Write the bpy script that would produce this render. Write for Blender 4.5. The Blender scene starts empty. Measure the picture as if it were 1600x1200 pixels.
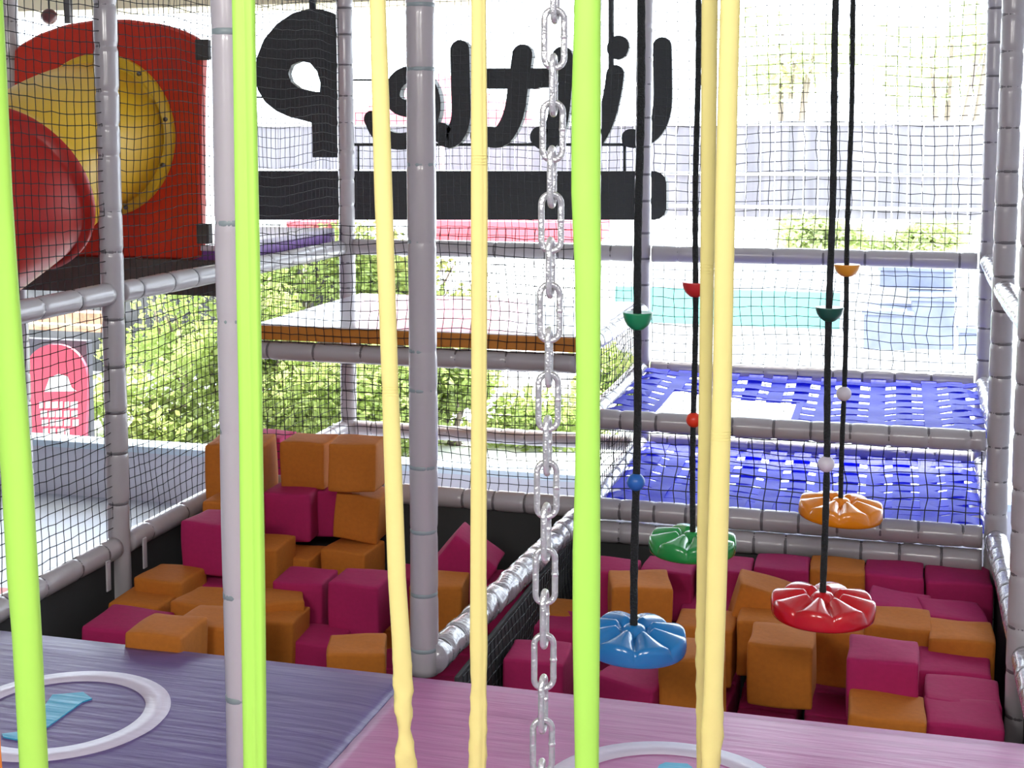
import bpy, bmesh, math, random
import numpy as np
from mathutils import Vector, Matrix
random.seed(7); rng = np.random.default_rng(7)
PI = math.pi
C = bpy.context.scene.collection
sc = bpy.context.scene

# ------------------------------------------------------------------ camera
F = 2150.0; XP = 800.0; YP = 420.0; H = 1.57
PITCH = math.atan(205 / 2150.0); YAW = math.radians(15.5)
cam_d = bpy.data.cameras.new('camera'); cam = bpy.data.objects.new('camera', cam_d); C.objects.link(cam)
cam_d.sensor_width = 36; cam_d.lens = F / 1600 * 36; cam_d.shift_y = -(600 - YP) / 1600
cam_d.clip_start = 0.05; cam_d.clip_end = 300
cam.location = (0, 0, H); cam.rotation_euler = (PI / 2 - PITCH, 0, YAW)
sc.camera = cam

# ------------------------------------------------------------------ view, sky, sun, lamps
sc.view_settings.view_transform = 'Standard'; sc.view_settings.look = 'None'
sc.view_settings.gamma = 1; sc.view_settings.exposure = 0.0; sc.view_settings.use_curve_mapping = False
w = bpy.data.worlds.new('sky'); sc.world = w; w.use_nodes = True
w.node_tree.nodes['Background'].inputs[0].default_value = (0.80, 0.90, 1.0, 1)
w.node_tree.nodes['Background'].inputs[1].default_value = 9.0
sd = bpy.data.lights.new('sun', 'SUN'); sun = bpy.data.objects.new('sun', sd); C.objects.link(sun)
sd.energy = 14.0; sd.angle = math.radians(1.0); sd.color = (1, 0.96, 0.88)
sun.rotation_euler = Vector((0.15, 0.58, 0.76)).to_track_quat('Z', 'Y').to_euler(); sun.location = (-3, 9, 9)
def area(name, loc, sx, sy, e, aim, col=(1, 0.97, 0.93)):
    d = bpy.data.lights.new(name, 'AREA'); o = bpy.data.objects.new(name, d); C.objects.link(o)
    d.shape = 'RECTANGLE'; d.size = sx; d.size_y = sy; d.energy = e; d.color = col
    o.location = loc; o.rotation_euler = (Vector(aim) - Vector(loc)).to_track_quat('-Z', 'Y').to_euler()
    return o
LAMPS = [(-1.6, -0.9), (0.5, -0.7)]
for i, (lx, ly) in enumerate(LAMPS):
    area('added_fill_light', (lx, ly, 2.60), 1.2, 0.5, 104, (lx, ly + 1.6, 1.2))  # added lamps out of view, standing in for a likely camera flash

# ------------------------------------------------------------------ unprojection used only to read real positions off the picture
fwd = np.array([-math.sin(YAW) * math.cos(PITCH), math.cos(YAW) * math.cos(PITCH), -math.sin(PITCH)])
rgt = np.array([math.cos(YAW), math.sin(YAW), 0.0]); upv = np.cross(rgt, fwd)
def at(x, y, X=None, Y=None, Z=None, d=None):
    r = fwd * F + rgt * (x - XP) - upv * (y - YP); o = np.array([0, 0, H])
    if X is not None: t = X / r[0]
    elif Y is not None: t = Y / r[1]
    elif Z is not None: t = (Z - H) / r[2]
    else: t = d / F
    return Vector(o + r * t)

# ------------------------------------------------------------------ materials
def mat(name, col, rough=0.5, metal=0.0, bump=0.0, bscale=20, var=0.0, vscale=5, spec=0.5, coat=0.0, trans=None, stripes=None, stretch=None):
    m = bpy.data.materials.new(name); m.use_nodes = True; nt = m.node_tree; b = nt.nodes['Principled BSDF']
    b.inputs['Base Color'].default_value = (*col, 1); b.inputs['Roughness'].default_value = rough
    b.inputs['Metallic'].default_value = metal; b.inputs['Specular IOR Level'].default_value = spec
    b.inputs['Coat Weight'].default_value = coat; b.inputs['Coat Roughness'].default_value = 0.12
    tc = nt.nodes.new('ShaderNodeTexCoord'); src = tc.outputs['Object']
    if stretch:
        mp = nt.nodes.new('ShaderNodeMapping'); mp.inputs['Scale'].default_value = stretch
        nt.links.new(src, mp.inputs['Vector']); src = mp.outputs['Vector']
    if var > 0:
        n = nt.nodes.new('ShaderNodeTexNoise'); n.inputs['Scale'].default_value = vscale; n.inputs['Detail'].default_value = 4
        nt.links.new(src, n.inputs['Vector'])
        r = nt.nodes.new('ShaderNodeMapRange'); r.inputs[1].default_value = 0.3; r.inputs[2].default_value = 0.7
        r.inputs[3].default_value = 1 - var; r.inputs[4].default_value = 1 + var
        nt.links.new(n.outputs['Fac'], r.inputs[0])
        mx = nt.nodes.new('ShaderNodeVectorMath'); mx.operation = 'SCALE'; mx.inputs[0].default_value = col
        nt.links.new(r.outputs[0], mx.inputs['Scale']); nt.links.new(mx.outputs[0], b.inputs['Base Color'])
    if bump > 0:
        n = nt.nodes.new('ShaderNodeTexNoise'); n.inputs['Scale'].default_value = bscale; n.inputs['Detail'].default_value = 3
        nt.links.new(src, n.inputs['Vector'])
        bp = nt.nodes.new('ShaderNodeBump'); bp.inputs['Strength'].default_value = bump; bp.inputs['Distance'].default_value = 0.01
        nt.links.new(n.outputs['Fac'], bp.inputs['Height']); nt.links.new(bp.outputs[0], b.inputs['Normal'])
    if trans:
        t = nt.nodes.new('ShaderNodeBsdfTranslucent'); t.inputs[0].default_value = (*trans, 1)
        mxs = nt.nodes.new('ShaderNodeMixShader'); mxs.inputs[0].default_value = 0.5
        nt.links.new(b.outputs[0], mxs.inputs[1]); nt.links.new(t.outputs[0], mxs.inputs[2])
        nt.links.new(mxs.outputs[0], nt.nodes['Material Output'].inputs['Surface'])
    return m
M = dict(
 vinyl=mat('grey_vinyl', (0.43, 0.405, 0.42), 0.30, bump=0.35, bscale=9, coat=0.35),
 vinyl2=mat('pale_grey_vinyl', (0.55, 0.52, 0.55), 0.30, bump=0.3, bscale=9, coat=0.35),
 vinylw=mat('wrinkled_grey_vinyl', (0.36, 0.34, 0.37), 0.16, bump=0.8, bscale=22, coat=0.8, stretch=(1, 2.4, 1)),
 tape=mat('grey_green_tape', (0.26, 0.32, 0.33), 0.4),
 tie=mat('dark_tie', (0.14, 0.13, 0.14), 0.4),
 net=mat('net_cord', (0.012, 0.013, 0.016), 0.7),
 rope=mat('black_rope', (0.012, 0.016, 0.016), 0.75, bump=1.0, bscale=160),
 pink=mat('pink_foam_cloth', (0.40, 0.008, 0.10), 0.85, bump=0.25, bscale=14, var=0.06, vscale=60),
 orange=mat('orange_foam_cloth', (0.50, 0.155, 0.012), 0.85, bump=0.25, bscale=14, var=0.06, vscale=60),
 lime=mat('lime_stretch_fabric', (0.42, 0.80, 0.11), 0.6, bump=0.12, bscale=10),
 yellow=mat('yellow_stretch_fabric', (0.80, 0.70, 0.26), 0.65, bump=0.15, bscale=30),
 orangefab=mat('orange_stretch_fabric', (0.9, 0.25, 0.02), 0.65),
 steel=mat('galvanised_steel', (0.62, 0.62, 0.64), 0.34, metal=0.75, bump=0.5, bscale=90),
 black=mat('black_board', (0.035, 0.038, 0.038), 0.75, bump=0.2, bscale=6),
 sign=mat('black_sign_foam', (0.018, 0.021, 0.022), 0.6, bump=0.3, bscale=40),
 purple=mat('purple_mat_vinyl', (0.125, 0.085, 0.25), 0.42, bump=0.28, bscale=5, var=0.10, vscale=4, stretch=(0.7, 7, 1)),
 pinkmat=mat('pink_mat_vinyl', (0.45, 0.14, 0.33), 0.42, bump=0.28, bscale=5, var=0.10, vscale=4, stretch=(0.7, 7, 1)),
 ring=mat('white_print', (0.66, 0.60, 0.72), 0.4, bump=0.3, bscale=5, stretch=(0.7, 7, 1)),
 ltblue=mat('light_blue_print', (0.04, 0.40, 0.62), 0.4, bump=0.3, bscale=5, stretch=(0.7, 7, 1)),
 redplast=mat('red_plastic', (0.62, 0.035, 0.012), 0.34, bump=0.1, bscale=3),
 redtube=mat('red_tube_plastic', (0.50, 0.02, 0.012), 0.32, bump=0.1, bscale=3),
 yelplast=mat('yellow_plastic', (0.80, 0.50, 0.02), 0.36, var=0.06, vscale=3),
 bolt=mat('bolt', (0.2, 0.2, 0.2), 0.3, metal=0.9),
 darkgrey=mat('dark_grey_deck', (0.075, 0.07, 0.07), 0.6),
 deckpurple=mat('deck_purple', (0.20, 0.07, 0.36), 0.35),
 decktop=mat('deck_white', (0.87, 0.86, 0.92), 0.22, bump=0.05, bscale=6, coat=0.8),
 deckorange=mat('deck_orange', (0.55, 0.20, 0.02), 0.5),
 weblu=mat('blue_webbing', (0.06, 0.075, 0.72), 0.5, bump=0.2, bscale=60, trans=(0.09, 0.11, 0.85)),
 wall=mat('wall_paint', (0.60, 0.60, 0.66), 0.7), sill=mat('sill_paint', (0.55, 0.66, 0.74), 0.5),
 floor=mat('indoor_floor', (0.36, 0.38, 0.44), 0.5), floorred=mat('red_floor_stripe', (0.45, 0.05, 0.04), 0.5),
 cream=mat('cream_paint', (0.80, 0.72, 0.50), 0.6), ceil=mat('ceiling_paint', (0.5, 0.5, 0.5), 0.8),
 pave=mat('pavement', (0.62, 0.62, 0.60), 0.8, var=0.15, vscale=3),
 fence=mat('grey_planks', (0.17, 0.16, 0.18), 0.8, var=0.22, vscale=1.2, stretch=(6, 1, 0.4)),
 white=mat('white_paint', (0.82, 0.82, 0.82), 0.6), teal=mat('teal_sheet', (0.15, 0.40, 0.34), 0.6),
 leaf=mat('sunlit_leaf', (0.27, 0.34, 0.11), 0.6, var=0.6, vscale=2.5, trans=(0.50, 0.60, 0.20)),
 leafy=mat('pale_leaf', (0.52, 0.58, 0.34), 0.6, var=0.3, vscale=2.0, trans=(0.55, 0.62, 0.25)),
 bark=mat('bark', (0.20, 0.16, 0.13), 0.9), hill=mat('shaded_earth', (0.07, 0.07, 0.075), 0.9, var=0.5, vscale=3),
 signred=mat('sign_red', (0.62, 0.07, 0.12), 0.5), awning=mat('red_awning_cloth', (0.80, 0.25, 0.30), 0.7, trans=(0.85, 0.3, 0.36)),
 boardgrey=mat('board_grey', (0.075, 0.078, 0.10), 0.6), rust=mat('rust_brick', (0.50, 0.26, 0.16), 0.8, var=0.4, vscale=9),
 crate=mat('blue_grey_plastic', (0.15, 0.17, 0.25), 0.5, var=0.2, vscale=5), globe=mat('dark_red_globe', (0.09, 0.02, 0.02), 0.35),
 dblue=mat('blue_disc_plastic', (0.012, 0.20, 0.52), 0.22, coat=0.4), dred=mat('red_disc_plastic', (0.55, 0.006, 0.012), 0.2, coat=0.4),
 dgreen=mat('green_disc_plastic', (0.02, 0.30, 0.06), 0.22, coat=0.4), dorange=mat('orange_disc_plastic', (0.80, 0.25, 0.006), 0.22, coat=0.4),
 gstep=mat('green_step_plastic', (0.008, 0.26, 0.10), 0.3), dkgreen=mat('dark_green_step_plastic', (0.005, 0.075, 0.05), 0.3), rstep=mat('red_step_plastic', (0.60, 0.03, 0.03), 0.3),
 ostep=mat('orange_step_plastic', (0.80, 0.33, 0.03), 0.3), ballblue=mat('blue_ball', (0.02, 0.14, 0.5), 0.35), ballred=mat('red_ball', (0.8, 0.04, 0.01), 0.35),
 ballwhite=mat('white_ball', (0.66, 0.62, 0.68), 0.4), lampbox=mat('lamp_housing', (0.7, 0.7, 0.7), 0.5),
)

# ------------------------------------------------------------------ object helpers
def obj(name, bm, m, parent=None, smooth=True, loc=None):
    me = bpy.data.meshes.new(name); bm.normal_update(); bm.to_mesh(me); bm.free()
    if smooth:
        for p in me.polygons: p.use_smooth = True
    me.materials.append(m); o = bpy.data.objects.new(name, me); C.objects.link(o)
    if parent is not None:
        o.parent = parent; o.matrix_parent_inverse = Matrix.Translation(-parent.location) if parent.type == 'EMPTY' and parent.rotation_euler[2] == 0 else parent.matrix_world.inverted()
        if parent.type != 'EMPTY': o.matrix_parent_inverse = Matrix.Identity(4)
    return o
def thing(name, label, cat, loc, group=None):
    o = bpy.data.objects.new(name, None); C.objects.link(o); o.empty_display_size = 0.05
    o.location = loc; o['label'] = label; o['category'] = cat
    if group: o['group'] = group
    return o
def tag(o, label, cat, group=None, kind=None):
    o['label'] = label; o['category'] = cat
    if group: o['group'] = group
    if kind: o['kind'] = kind
    return o
def struct(name, bm, m, smooth=False):
    o = obj(name, bm, m, smooth=smooth); o['kind'] = 'structure'; return o
def box(bm, x0, x1, y0, y1, z0, z1):
    r = bmesh.ops.create_cube(bm, size=1.0)
    bmesh.ops.transform(bm, matrix=Matrix.Translation(((x0 + x1) / 2, (y0 + y1) / 2, (z0 + z1) / 2)) @ Matrix.Diagonal((x1 - x0, y1 - y0, z1 - z0, 1)), verts=r['verts'])
    return r['verts']
def bxm(*a, bevel=0.0, seg=2):
    bm = bmesh.new(); box(bm, *a)
    if bevel: bmesh.ops.bevel(bm, geom=bm.edges[:], offset=bevel, segments=seg, affect='EDGES', profile=0.7)
    return bm
def frame(t):
    t = t.normalized(); a = Vector((0, 0, 1)) if abs(t.z) < 0.9 else Vector((1, 0, 0))
    u = t.cross(a).normalized(); return u, u.cross(t).normalized() * -1
def tube(bm, pts, rad, n=12, cap=True, uref=None, prof=None):
    """sweep: rad may be a list or a function of the index; prof(k, i) -> (a, b) offsets"""
    pts = [Vector(p) for p in pts]; rings = []
    if uref is None: u, v = frame(pts[1] - pts[0])
    else: u = Vector(uref)
    for i, p in enumerate(pts):
        t = (pts[min(i + 1, len(pts) - 1)] - pts[max(i - 1, 0)]).normalized()
        u = (u - t * u.dot(t)).normalized(); v = t.cross(u)
        r = rad[i] if isinstance(rad, (list, tuple, np.ndarray)) else rad
        ring = []
        for k in range(n):
            if prof: a, b = prof(k, i)
            else: a, b = r * math.cos(2 * PI * k / n), r * math.sin(2 * PI * k / n)
            ring.append(bm.verts.new(p + u * a + v * b))
        rings.append(ring)
    for i in range(len(rings) - 1):
        for k in range(n):
            bm.faces.new((rings[i][k], rings[i][(k + 1) % n], rings[i + 1][(k + 1) % n], rings[i + 1][k]))
    if cap:
        try: bm.faces.new(rings[0][::-1]); bm.faces.new(rings[-1])
        except ValueError: pass
    return rings

# ------------------------------------------------------------------ the setting
XL, XM, XR = -2.85, -1.22, 0.42
YF, YL, YB, YC = 3.78, 4.6, 5.62, 6.88
ZF = -0.9
struct('floor', bxm(-8, 2.4, -3, 8.2, ZF - 0.1, ZF), M['floor'])
struct('ceiling', bxm(-8, 2.4, -3, 8.35, 2.85, 2.95), M['ceil'])
struct('wall_left', bxm(-8.1, -8, -3, 8.35, ZF, 2.85), M['wall'])
struct('wall_right', bxm(2.4, 2.5, -3, 8.35, ZF, 2.85), M['wall'])
struct('wall_front', bxm(-8.1, 2.5, -3.1, -3, ZF, 2.85), M['wall'])
struct('wall_back', bxm(-8.1, 2.5, 8.2, 8.32, ZF, -0.56), M['wall'])
struct('trim_1', bxm(-8.1, 2.5, 8.17, 8.36, -0.56, -0.515, bevel=0.006), M['sill'])
struct('trim_3', bxm(-14, -3.2, 8.36, 10.65, 2.62, 2.68), M['cream'])  # cream soffit slab, added and sized to keep sun off the left floor
struct('trim_2', bxm(-8.1, 2.5, 8.2, 8.35, 2.42, 2.85), M['cream'])
struct('floor', bxm(-8, -2.95, 6.15, 6.35, ZF, ZF + 0.006), M['floorred'])
struct('ground', bxm(-40, 30, 8.32, 80, ZF - 0.2, ZF - 0.05), M['pave'])
struct('floor', bxm(XL - 0.02, XR + 0.02, YF - 0.05, YB + 0.02, ZF + 0.02, -0.63), M['black'])
def board(x0, x1, y0, y1, z0, z1, label):
    return tag(obj('pit_board', bxm(x0, x1, y0, y1, z0, z1, bevel=0.004), M['black'], smooth=False), label, 'board', 'black boards lining the foam pits')
board(XL - 0.025, XL + 0.0, YF, YB + .03, ZF, -0.035, 'black board under the left side rail of the left foam pit')
board(XL + 0.001, XM - 0.015, YB, YB + 0.03, ZF, -0.035, 'black board behind the left foam pit, under the back rail')
board(XM - 0.014, XR, YB, YB + 0.03, ZF, -0.14, 'black board behind the right foam pit, under the double rails')
board(XM - 0.014, XM + 0.0, YF + .02, YB - .001, ZF, -0.04, 'black board under the shiny divider rail between the pits')
board(XR + 0.001, XR + 0.03, YF, YB + .03, ZF, -0.05, 'black board under the right side rail of the right foam pit')
for i, (lx, ly) in enumerate(LAMPS):  # housings modelled around the added lamps, out of view
    t = thing('added_lamp_housing', 'unseen housing of an added fill lamp above the near mats, %s one' % ('left' if i == 0 else 'right'), 'light', (lx, ly, 2.66))
    obj('housing', bxm(lx - .64, lx + .64, ly - .27, ly + .27, 2.68, 2.85, bevel=0.01), M['lampbox'], t, smooth=False)

# ------------------------------------------------------------------ padded pipes
def padded(name, label, cat, p0, p1, r, joints=None, step=0.15, m='vinyl', tie='tie', tiew=0.006, bulge=0.10, group=None, ties=True, wr=0.0):
    p0, p1 = Vector(p0), Vector(p1); L = (p1 - p0).length; ax = (p1 - p0).normalized()
    if joints is None:
        joints = []; s = step * 0.6
        while s < L - 0.03: joints.append(s); s += step * random.uniform(0.85, 1.15)
    joints = sorted(j for j in joints if 0.01 < j < L - 0.01)
    ss = [0.0]; N = max(2, int(L / 0.02))
    ss = sorted(set([i * L / N for i in range(N + 1)] + [j + q for j in joints for q in (-0.02, -0.008, 0, 0.008, 0.02) if 0 < j + q < L]))
    ss = [s for i, s in enumerate(ss) if i == 0 or s - ss[i - 1] > 1e-4]
    ph = random.uniform(0, 6)
    def rr(s):
        q = 1.0
        for j in joints: q -= bulge * math.exp(-((s - j) / 0.010) ** 2)
        return r * (q + 0.02 * math.sin(s * 9 + ph))
    t = thing(name, label, cat, p0, group)
    bm = bmesh.new(); u, v = frame(ax); n = 24
    pts = [p0 + ax * s + (u * math.sin(s * 3 + ph) + v * math.cos(s * 2.3 + ph)) * 0.0015 for s in ss]
    rads = [rr(s) for s in ss]
    if wr > 0:
        seed = [(random.uniform(0, 6), random.uniform(20, 60), random.randint(1, 4)) for _ in range(6)]
        def prof(k, i):
            a = 2 * PI * k / n; q = rads[i]
            for (ph2, fr, kk) in seed: q += wr * math.sin(ss[i] * fr + ph2 + kk * a)
            return q * math.cos(a), q * math.sin(a)
        tube(bm, pts, rads, n, prof=prof)
    else:
        def prof(k, i):
            a = 2 * PI * k / n; q = rads[i]
            near = sum(math.exp(-((ss[i] - j) / 0.022) ** 2) for j in joints)
            q *= 1 + 0.018 * min(near, 1) * math.sin(7 * a + ph) 
            return q * math.cos(a), q * math.sin(a)
        tube(bm, pts, rads, n, prof=prof)
    obj('foam_sleeve', bm, M[m], t)
    if ties:
        for j in joints:
            bm = bmesh.new(); c = p0 + ax * j
            q = rr(j) * 1.03
            tube(bm, [c - ax * tiew, c - ax * tiew * 0.8, c + ax * tiew * 0.8, c + ax * tiew], [q * .97, q, q, q * .97], 20)
            obj('tie_band', bm, M[tie], t)
    return t
def zat(y, X, Y):   # height on a post at picture row y
    px, = [0]
    dist = -math.sin(YAW) * X + math.cos(YAW) * Y
    # solve (YP - y)/F = ((z-H)cosP + dist sinP) / (dist cosP - (z-H) sinP)
    k = (YP - y) / F; cp, sp = math.cos(PITCH), math.sin(PITCH)
    return H + dist * (k * cp - sp) / (cp + k * sp)
def post(X, Y, z0, z1, r, ys, label, m='vinyl', tie='tie', tiew=0.006, **k):
    js = [zat(y, X, Y) - z0 for y in ys] if ys else None
    return padded('padded_post', label, 'post', (X, Y, z0), (X, Y, z1), r, js, m=m, tie=tie, tiew=tiew, **k)
TOP = 2.75
post(-1.405, 2.75, 0.0, TOP, 0.0345, [-60, 50, 348, 500, 673, 928, 1088], 'nearest pale grey padded post with green-grey tape, rising in front of the purple mat', m='vinyl2', tie='tape', tiew=0.007, bulge=.05)
post(-1.338, 3.83, -0.05, TOP, 0.0425, [-90, 8, 108, 257, 377, 547, 608, 728, 828, 926, 1012], 'thick grey padded post at the corner where purple and pink mats meet', m='vinyl', tie='tape', tiew=0.006, bulge=.05)
post(XL, YL, -0.7, TOP, 0.043, [-80, 8, 73, 143, 196, 243, 330, 393, 498, 572, 643, 706, 785], 'grey padded post on the left net wall in front of the red panel')
post(XL, YB, -0.2, TOP, 0.043, None, 'grey padded post at the left end of the white platform, behind the lime strap')
post(XL + .02, YC, ZF, TOP, 0.044, None, 'grey padded corner post behind the big hanging letter P')
post(XM, YB, -0.3, TOP, 0.044, None, 'grey padded post mostly behind the central lime strap')
post(XM, YC, ZF, TOP, 0.042, None, 'slim grey padded back post just right of the first black swing rope')
post(XR + .02, YC, ZF, TOP, 0.042, None, 'grey padded back right corner post, farthest of the right-hand posts')
post(XR, YB, -0.7, TOP, 0.043, None, 'grey padded right post between the farthest and the nearest right posts')
post(XR - 0.01, 4.35, -0.7, TOP, 0.043, None, 'grey padded post at the extreme right edge, nearest of the right posts')
post(-3.99, YB, ZF, TOP, 0.045, None, 'grey padded post left of the red slide panel')
def rail(label, p0, p1, r=0.042, **k): return padded('padded_rail', label, 'rail', p0, p1, r, **k)
rail('lower left side rail at mat height along the left foam pit, near half', (XL, 2.9, 0.0), (XL, YL - .04, 0.0), m='vinyl', step=.2)
rail('lower left side rail at mat height along the left foam pit, far half', (XL, YL + .04, 0.0), (XL, YC - .05, 0.0), step=.26)
rail('upper left rail crossing below the red slide tube, near half', (XL, 2.9, 0.98), (XL, YL - .04, 0.98), step=.26)
rail('upper left rail running back under the purple deck edge', (XL, YL + .04, 0.98), (XL, YC - .05, 0.98), step=.22)
rail('back rail behind the left foam pit at mat height', (XL + .05, YB, 0.0), (XM - .05, YB, 0.0), r=.045)
rail('upper one of the double rails behind the right foam pit', (XM + .05, YB, 0.0), (XR - .05, YB, 0.0), r=.046, bulge=.08)
rail('lower one of the double rails behind the right foam pit', (XM + .05, YB - .01, -0.095), (XR - .05, YB - .01, -0.095), r=.046, bulge=.08)
rail('front rail under the orange-edged white platform', (XL + .05, YB - 0.04, 0.625), (XM - .05, YB - 0.04, 0.625), r=.043, step=.22)
rail('front rail of the upper blue webbing deck', (XM + .05, YB, 0.385), (XR - .05, YB, 0.385), r=.043)
rail('back rail of the upper blue webbing deck', (XM + .05, YC, 0.40), (XR - .03, YC, 0.40), r=.040)
rail('back rail of the lower blue webbing deck', (XM + .05, YC, 0.02), (XR - .03, YC, 0.02), r=.040)
rail('high back rail under the sign, left of the slim back post', (XL + .07, YC, 0.985), (XM - .05, YC, 0.985), r=.042, step=.3)
rail('high back rail right of the slim back post', (XM + .05, YC, 0.985), (XR - .03, YC, 0.985), r=.042, step=.22)
rail('low back rail behind the left foam pit, beyond the nets', (XL + .07, YC, 0.0), (XM - .05, YC, 0.0), r=.040)
rail('shiny wrinkled divider rail between the two foam pits', (XM - .09, YF + .04, 0.0), (XM, YB - .05, 0.0), r=.046, m='vinylw', wr=0.0008, step=.11)
rail('sunlit side rail at the right end of the white platform', (XM, YB + .05, 0.70), (XM, YC - .05, 0.70), m='vinylw', r=.040)
rail('sunlit side rail at the left of the upper blue webbing', (XM, YB + .05, 0.385), (XM, YC - .05, 0.40), m='vinylw', r=.040)
rail('sunlit side rail at the left of the lower blue webbing', (XM, YB + .05, 0.0), (XM, YC - .05, 0.02), m='vinylw', r=.040)
rail('sunlit side rail at the right of the upper blue webbing', (XR, YB + .05, 0.385), (XR + .02, YC - .05, 0.40), m='vinylw', r=.040)
rail('sunlit side rail at the right of the lower blue webbing', (XR, YB + .05, 0.0), (XR + .02, YC - .05, 0.02), m='vinylw', r=.040)
rail('high right side rail between the farthest and middle right posts', (XR, YB + .05, 0.985), (XR + .02, YC - .05, 0.985), m='vinylw', r=.040)
rail('high right side rail between the middle and nearest right posts', (XR, 4.40, 0.985), (XR, YB - .05, 0.985), m='vinylw', r=.040)
rail('high right side rail in front of the nearest right post', (XR, 3.0, 0.985), (XR, 4.30, 0.985), m='vinylw', r=.040)
rail('low shiny right rail beside the right foam pit, far half', (XR, 4.40, 0.0), (XR, YB - .05, 0.0), m='vinylw', r=.042)
rail('low shiny right rail beside the right foam pit, near half', (XR, 3.75, 0.0), (XR, 4.30, 0.0), m='vinylw', r=.042)
for lab, (u, v0, v1, Xp) in {'grey tie tail hanging left of the left post foot': (169, 888, 924, 0), 'grey tie tail hanging right of the left post foot': (226, 852, 888, 0)}.items():
    p = at(u, v0, X=XL + 0.045); q = at(u, v1, X=XL + 0.045)
    bm = bxm(p.x - .003, p.x + .003, p.y - .014, p.y + .014, q.z, p.z + .03, bevel=.0028)
    tag(obj('tie_tail', bm, M['vinyl2']), lab, 'strap')

# ------------------------------------------------------------------ nets
def net(label, O, U, V, nu, nv, r=0.00105, jit=0.10, knots=True, sagv=0.0, name='safety_net', skip=None):
    """nu x nv cells on the parallelogram O, O+U, O+V; four sided cords bent at every knot"""
    O, U, V = Vector(O), Vector(U), Vector(V); bm = bmesh.new(); N = U.cross(V).normalized(); r *= 1.55
    cu = U.length / nu; cv = V.length / nv; un = U.normalized(); vn = V.normalized()
    P = {}
    p1, p2 = random.uniform(0, 6), random.uniform(0, 6)
    for i in range(nu + 1):
        for j in range(nv + 1):
            s, t = i / nu, j / nv
            e = min(s, 1 - s) * min(t, 1 - t) * 16; e = min(e, 1)
            off = un * (random.gauss(0, jit * .35) * cu + 0.25 * cu * e * math.sin(5 * t + p1 + 2.5 * s)) + vn * (random.gauss(0, jit * .35) * cv + 0.35 * cv * e * math.sin(6.5 * s + p2 + t)) + N * (0.012 * e * math.sin(7 * s + 4 * t + p1))
            P[i, j] = O + U * s + V * t + off - vn * sagv * math.sin(PI * s)
    def cord(pts):
        d = (pts[-1] - pts[0]).normalized(); a = d.cross(N).normalized() * r; b = N * r
        prev = None
        for p in pts:
            ring = [bm.verts.new(p + a), bm.verts.new(p + b), bm.verts.new(p - a), bm.verts.new(p - b)]
            if prev:
                for k in range(4): bm.faces.new((prev[k], prev[(k + 1) % 4], ring[(k + 1) % 4], ring[k]))
            prev = ring
    for i in range(nu + 1): cord([P[i, j] for j in range(nv + 1)])
    for j in range(nv + 1): cord([P[i, j] for i in range(nu + 1)])
    if knots:
        k = r * 2.3
        for p in P.values():
            w_ = [bm.verts.new(p + un * k), bm.verts.new(p + vn * k), bm.verts.new(p - un * k), bm.verts.new(p - vn * k), bm.verts.new(p + N * k), bm.verts.new(p - N * k)]
            for a in range(4):
                bm.faces.new((w_[a], w_[(a + 1) % 4], w_[4])); bm.faces.new((w_[(a + 1) % 4], w_[a], w_[5]))
    return tag(obj(name, bm, M['net'], smooth=False), label, 'net', 'black square-mesh safety nets')
net('black net low on the left wall, left of the left post', (XL, 2.95, 0.04), (0, 1.61, 0), (0, 0, .90), 35, 22, r=.0011)
net('black net low on the left wall, between left post and lime strap', (XL, 4.64, 0.04), (0, .94, 0), (0, 0, .90), 21, 22, r=.0011)
net('black net low on the left wall, farthest stretch by the corner post', (XL, 5.66, 0.04), (0, 1.18, 0), (0, 0, .90), 25, 19, r=.0009)
net('black net over the red slide tube, left of the left post', (XL, 2.95, 1.02), (0, 1.61, 0), (0, 0, 1.2), 36, 28, r=.0011)
net('black net over the red slide panel, right of the left post', (XL, 4.64, 1.02), (0, .94, 0), (0, 0, 1.2), 21, 28, r=.0011)
net('black net above the purple deck edge, by the corner post', (XL, 5.66, 1.02), (0, 1.18, 0), (0, 0, 1.5), 25, 32, r=.0009)
net('black net between back rail and white platform rail', (XL + .05, YB, 0.04), (1.53, 0, 0), (0, 0, .55), 35, 14, r=.0011)
net('black net rising above the orange-edged white platform', (XL + .05, YB - .085, 0.67), (1.53, 0, 0), (0, 0, .52), 37, 13, r=.0011)
net('black net behind the big letter sign, left bay of the back', (XL + .07, YC + .02, 1.02), (1.5, 0, 0), (0, 0, 1.6), 38, 40, r=.0009)
net('black net below the high back rail, left bay of the back', (XL + .07, YC + .02, 0.03), (1.5, 0, 0), (0, 0, .92), 38, 23, r=.0009)
net('black net across the back right bay above the high rail', (XM + .05, YC + .02, 1.02), (1.58, 0, 0), (0, 0, 1.6), 28, 34, r=.0011)
net('black net across the back right bay below the high rail', (XM + .05, YC + .02, 0.44), (1.58, 0, 0), (0, 0, .51), 28, 11, r=.0011)
net('black net at the back between the two blue webbing decks', (XM + .05, YC + .02, 0.06), (1.58, 0, 0), (0, 0, .31), 28, 7, r=.0010)
net('black net in front of the lower blue webbing deck', (XM + .05, YB, 0.04), (1.53, 0, 0), (0, 0, .30), 29, 6, r=.0013)
net('dark net in the side bay under the white platform end', (XM, YB + .05, 0.03), (0, 1.17, 0), (0, 0, .64), 24, 14, r=.0011)
net('dark net hanging from the shiny divider rail into the pit', (XM + .008, YF + .04, -0.045), (0, 1.74, 0), (0, 0, -.45), 42, 12, r=.0012)
net('dark net of the far left bay behind the red slide tube top', (-3.9, YC, 2.12), (1.0, 0, 0), (0, 0, .5), 24, 12, r=.0010)

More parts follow.
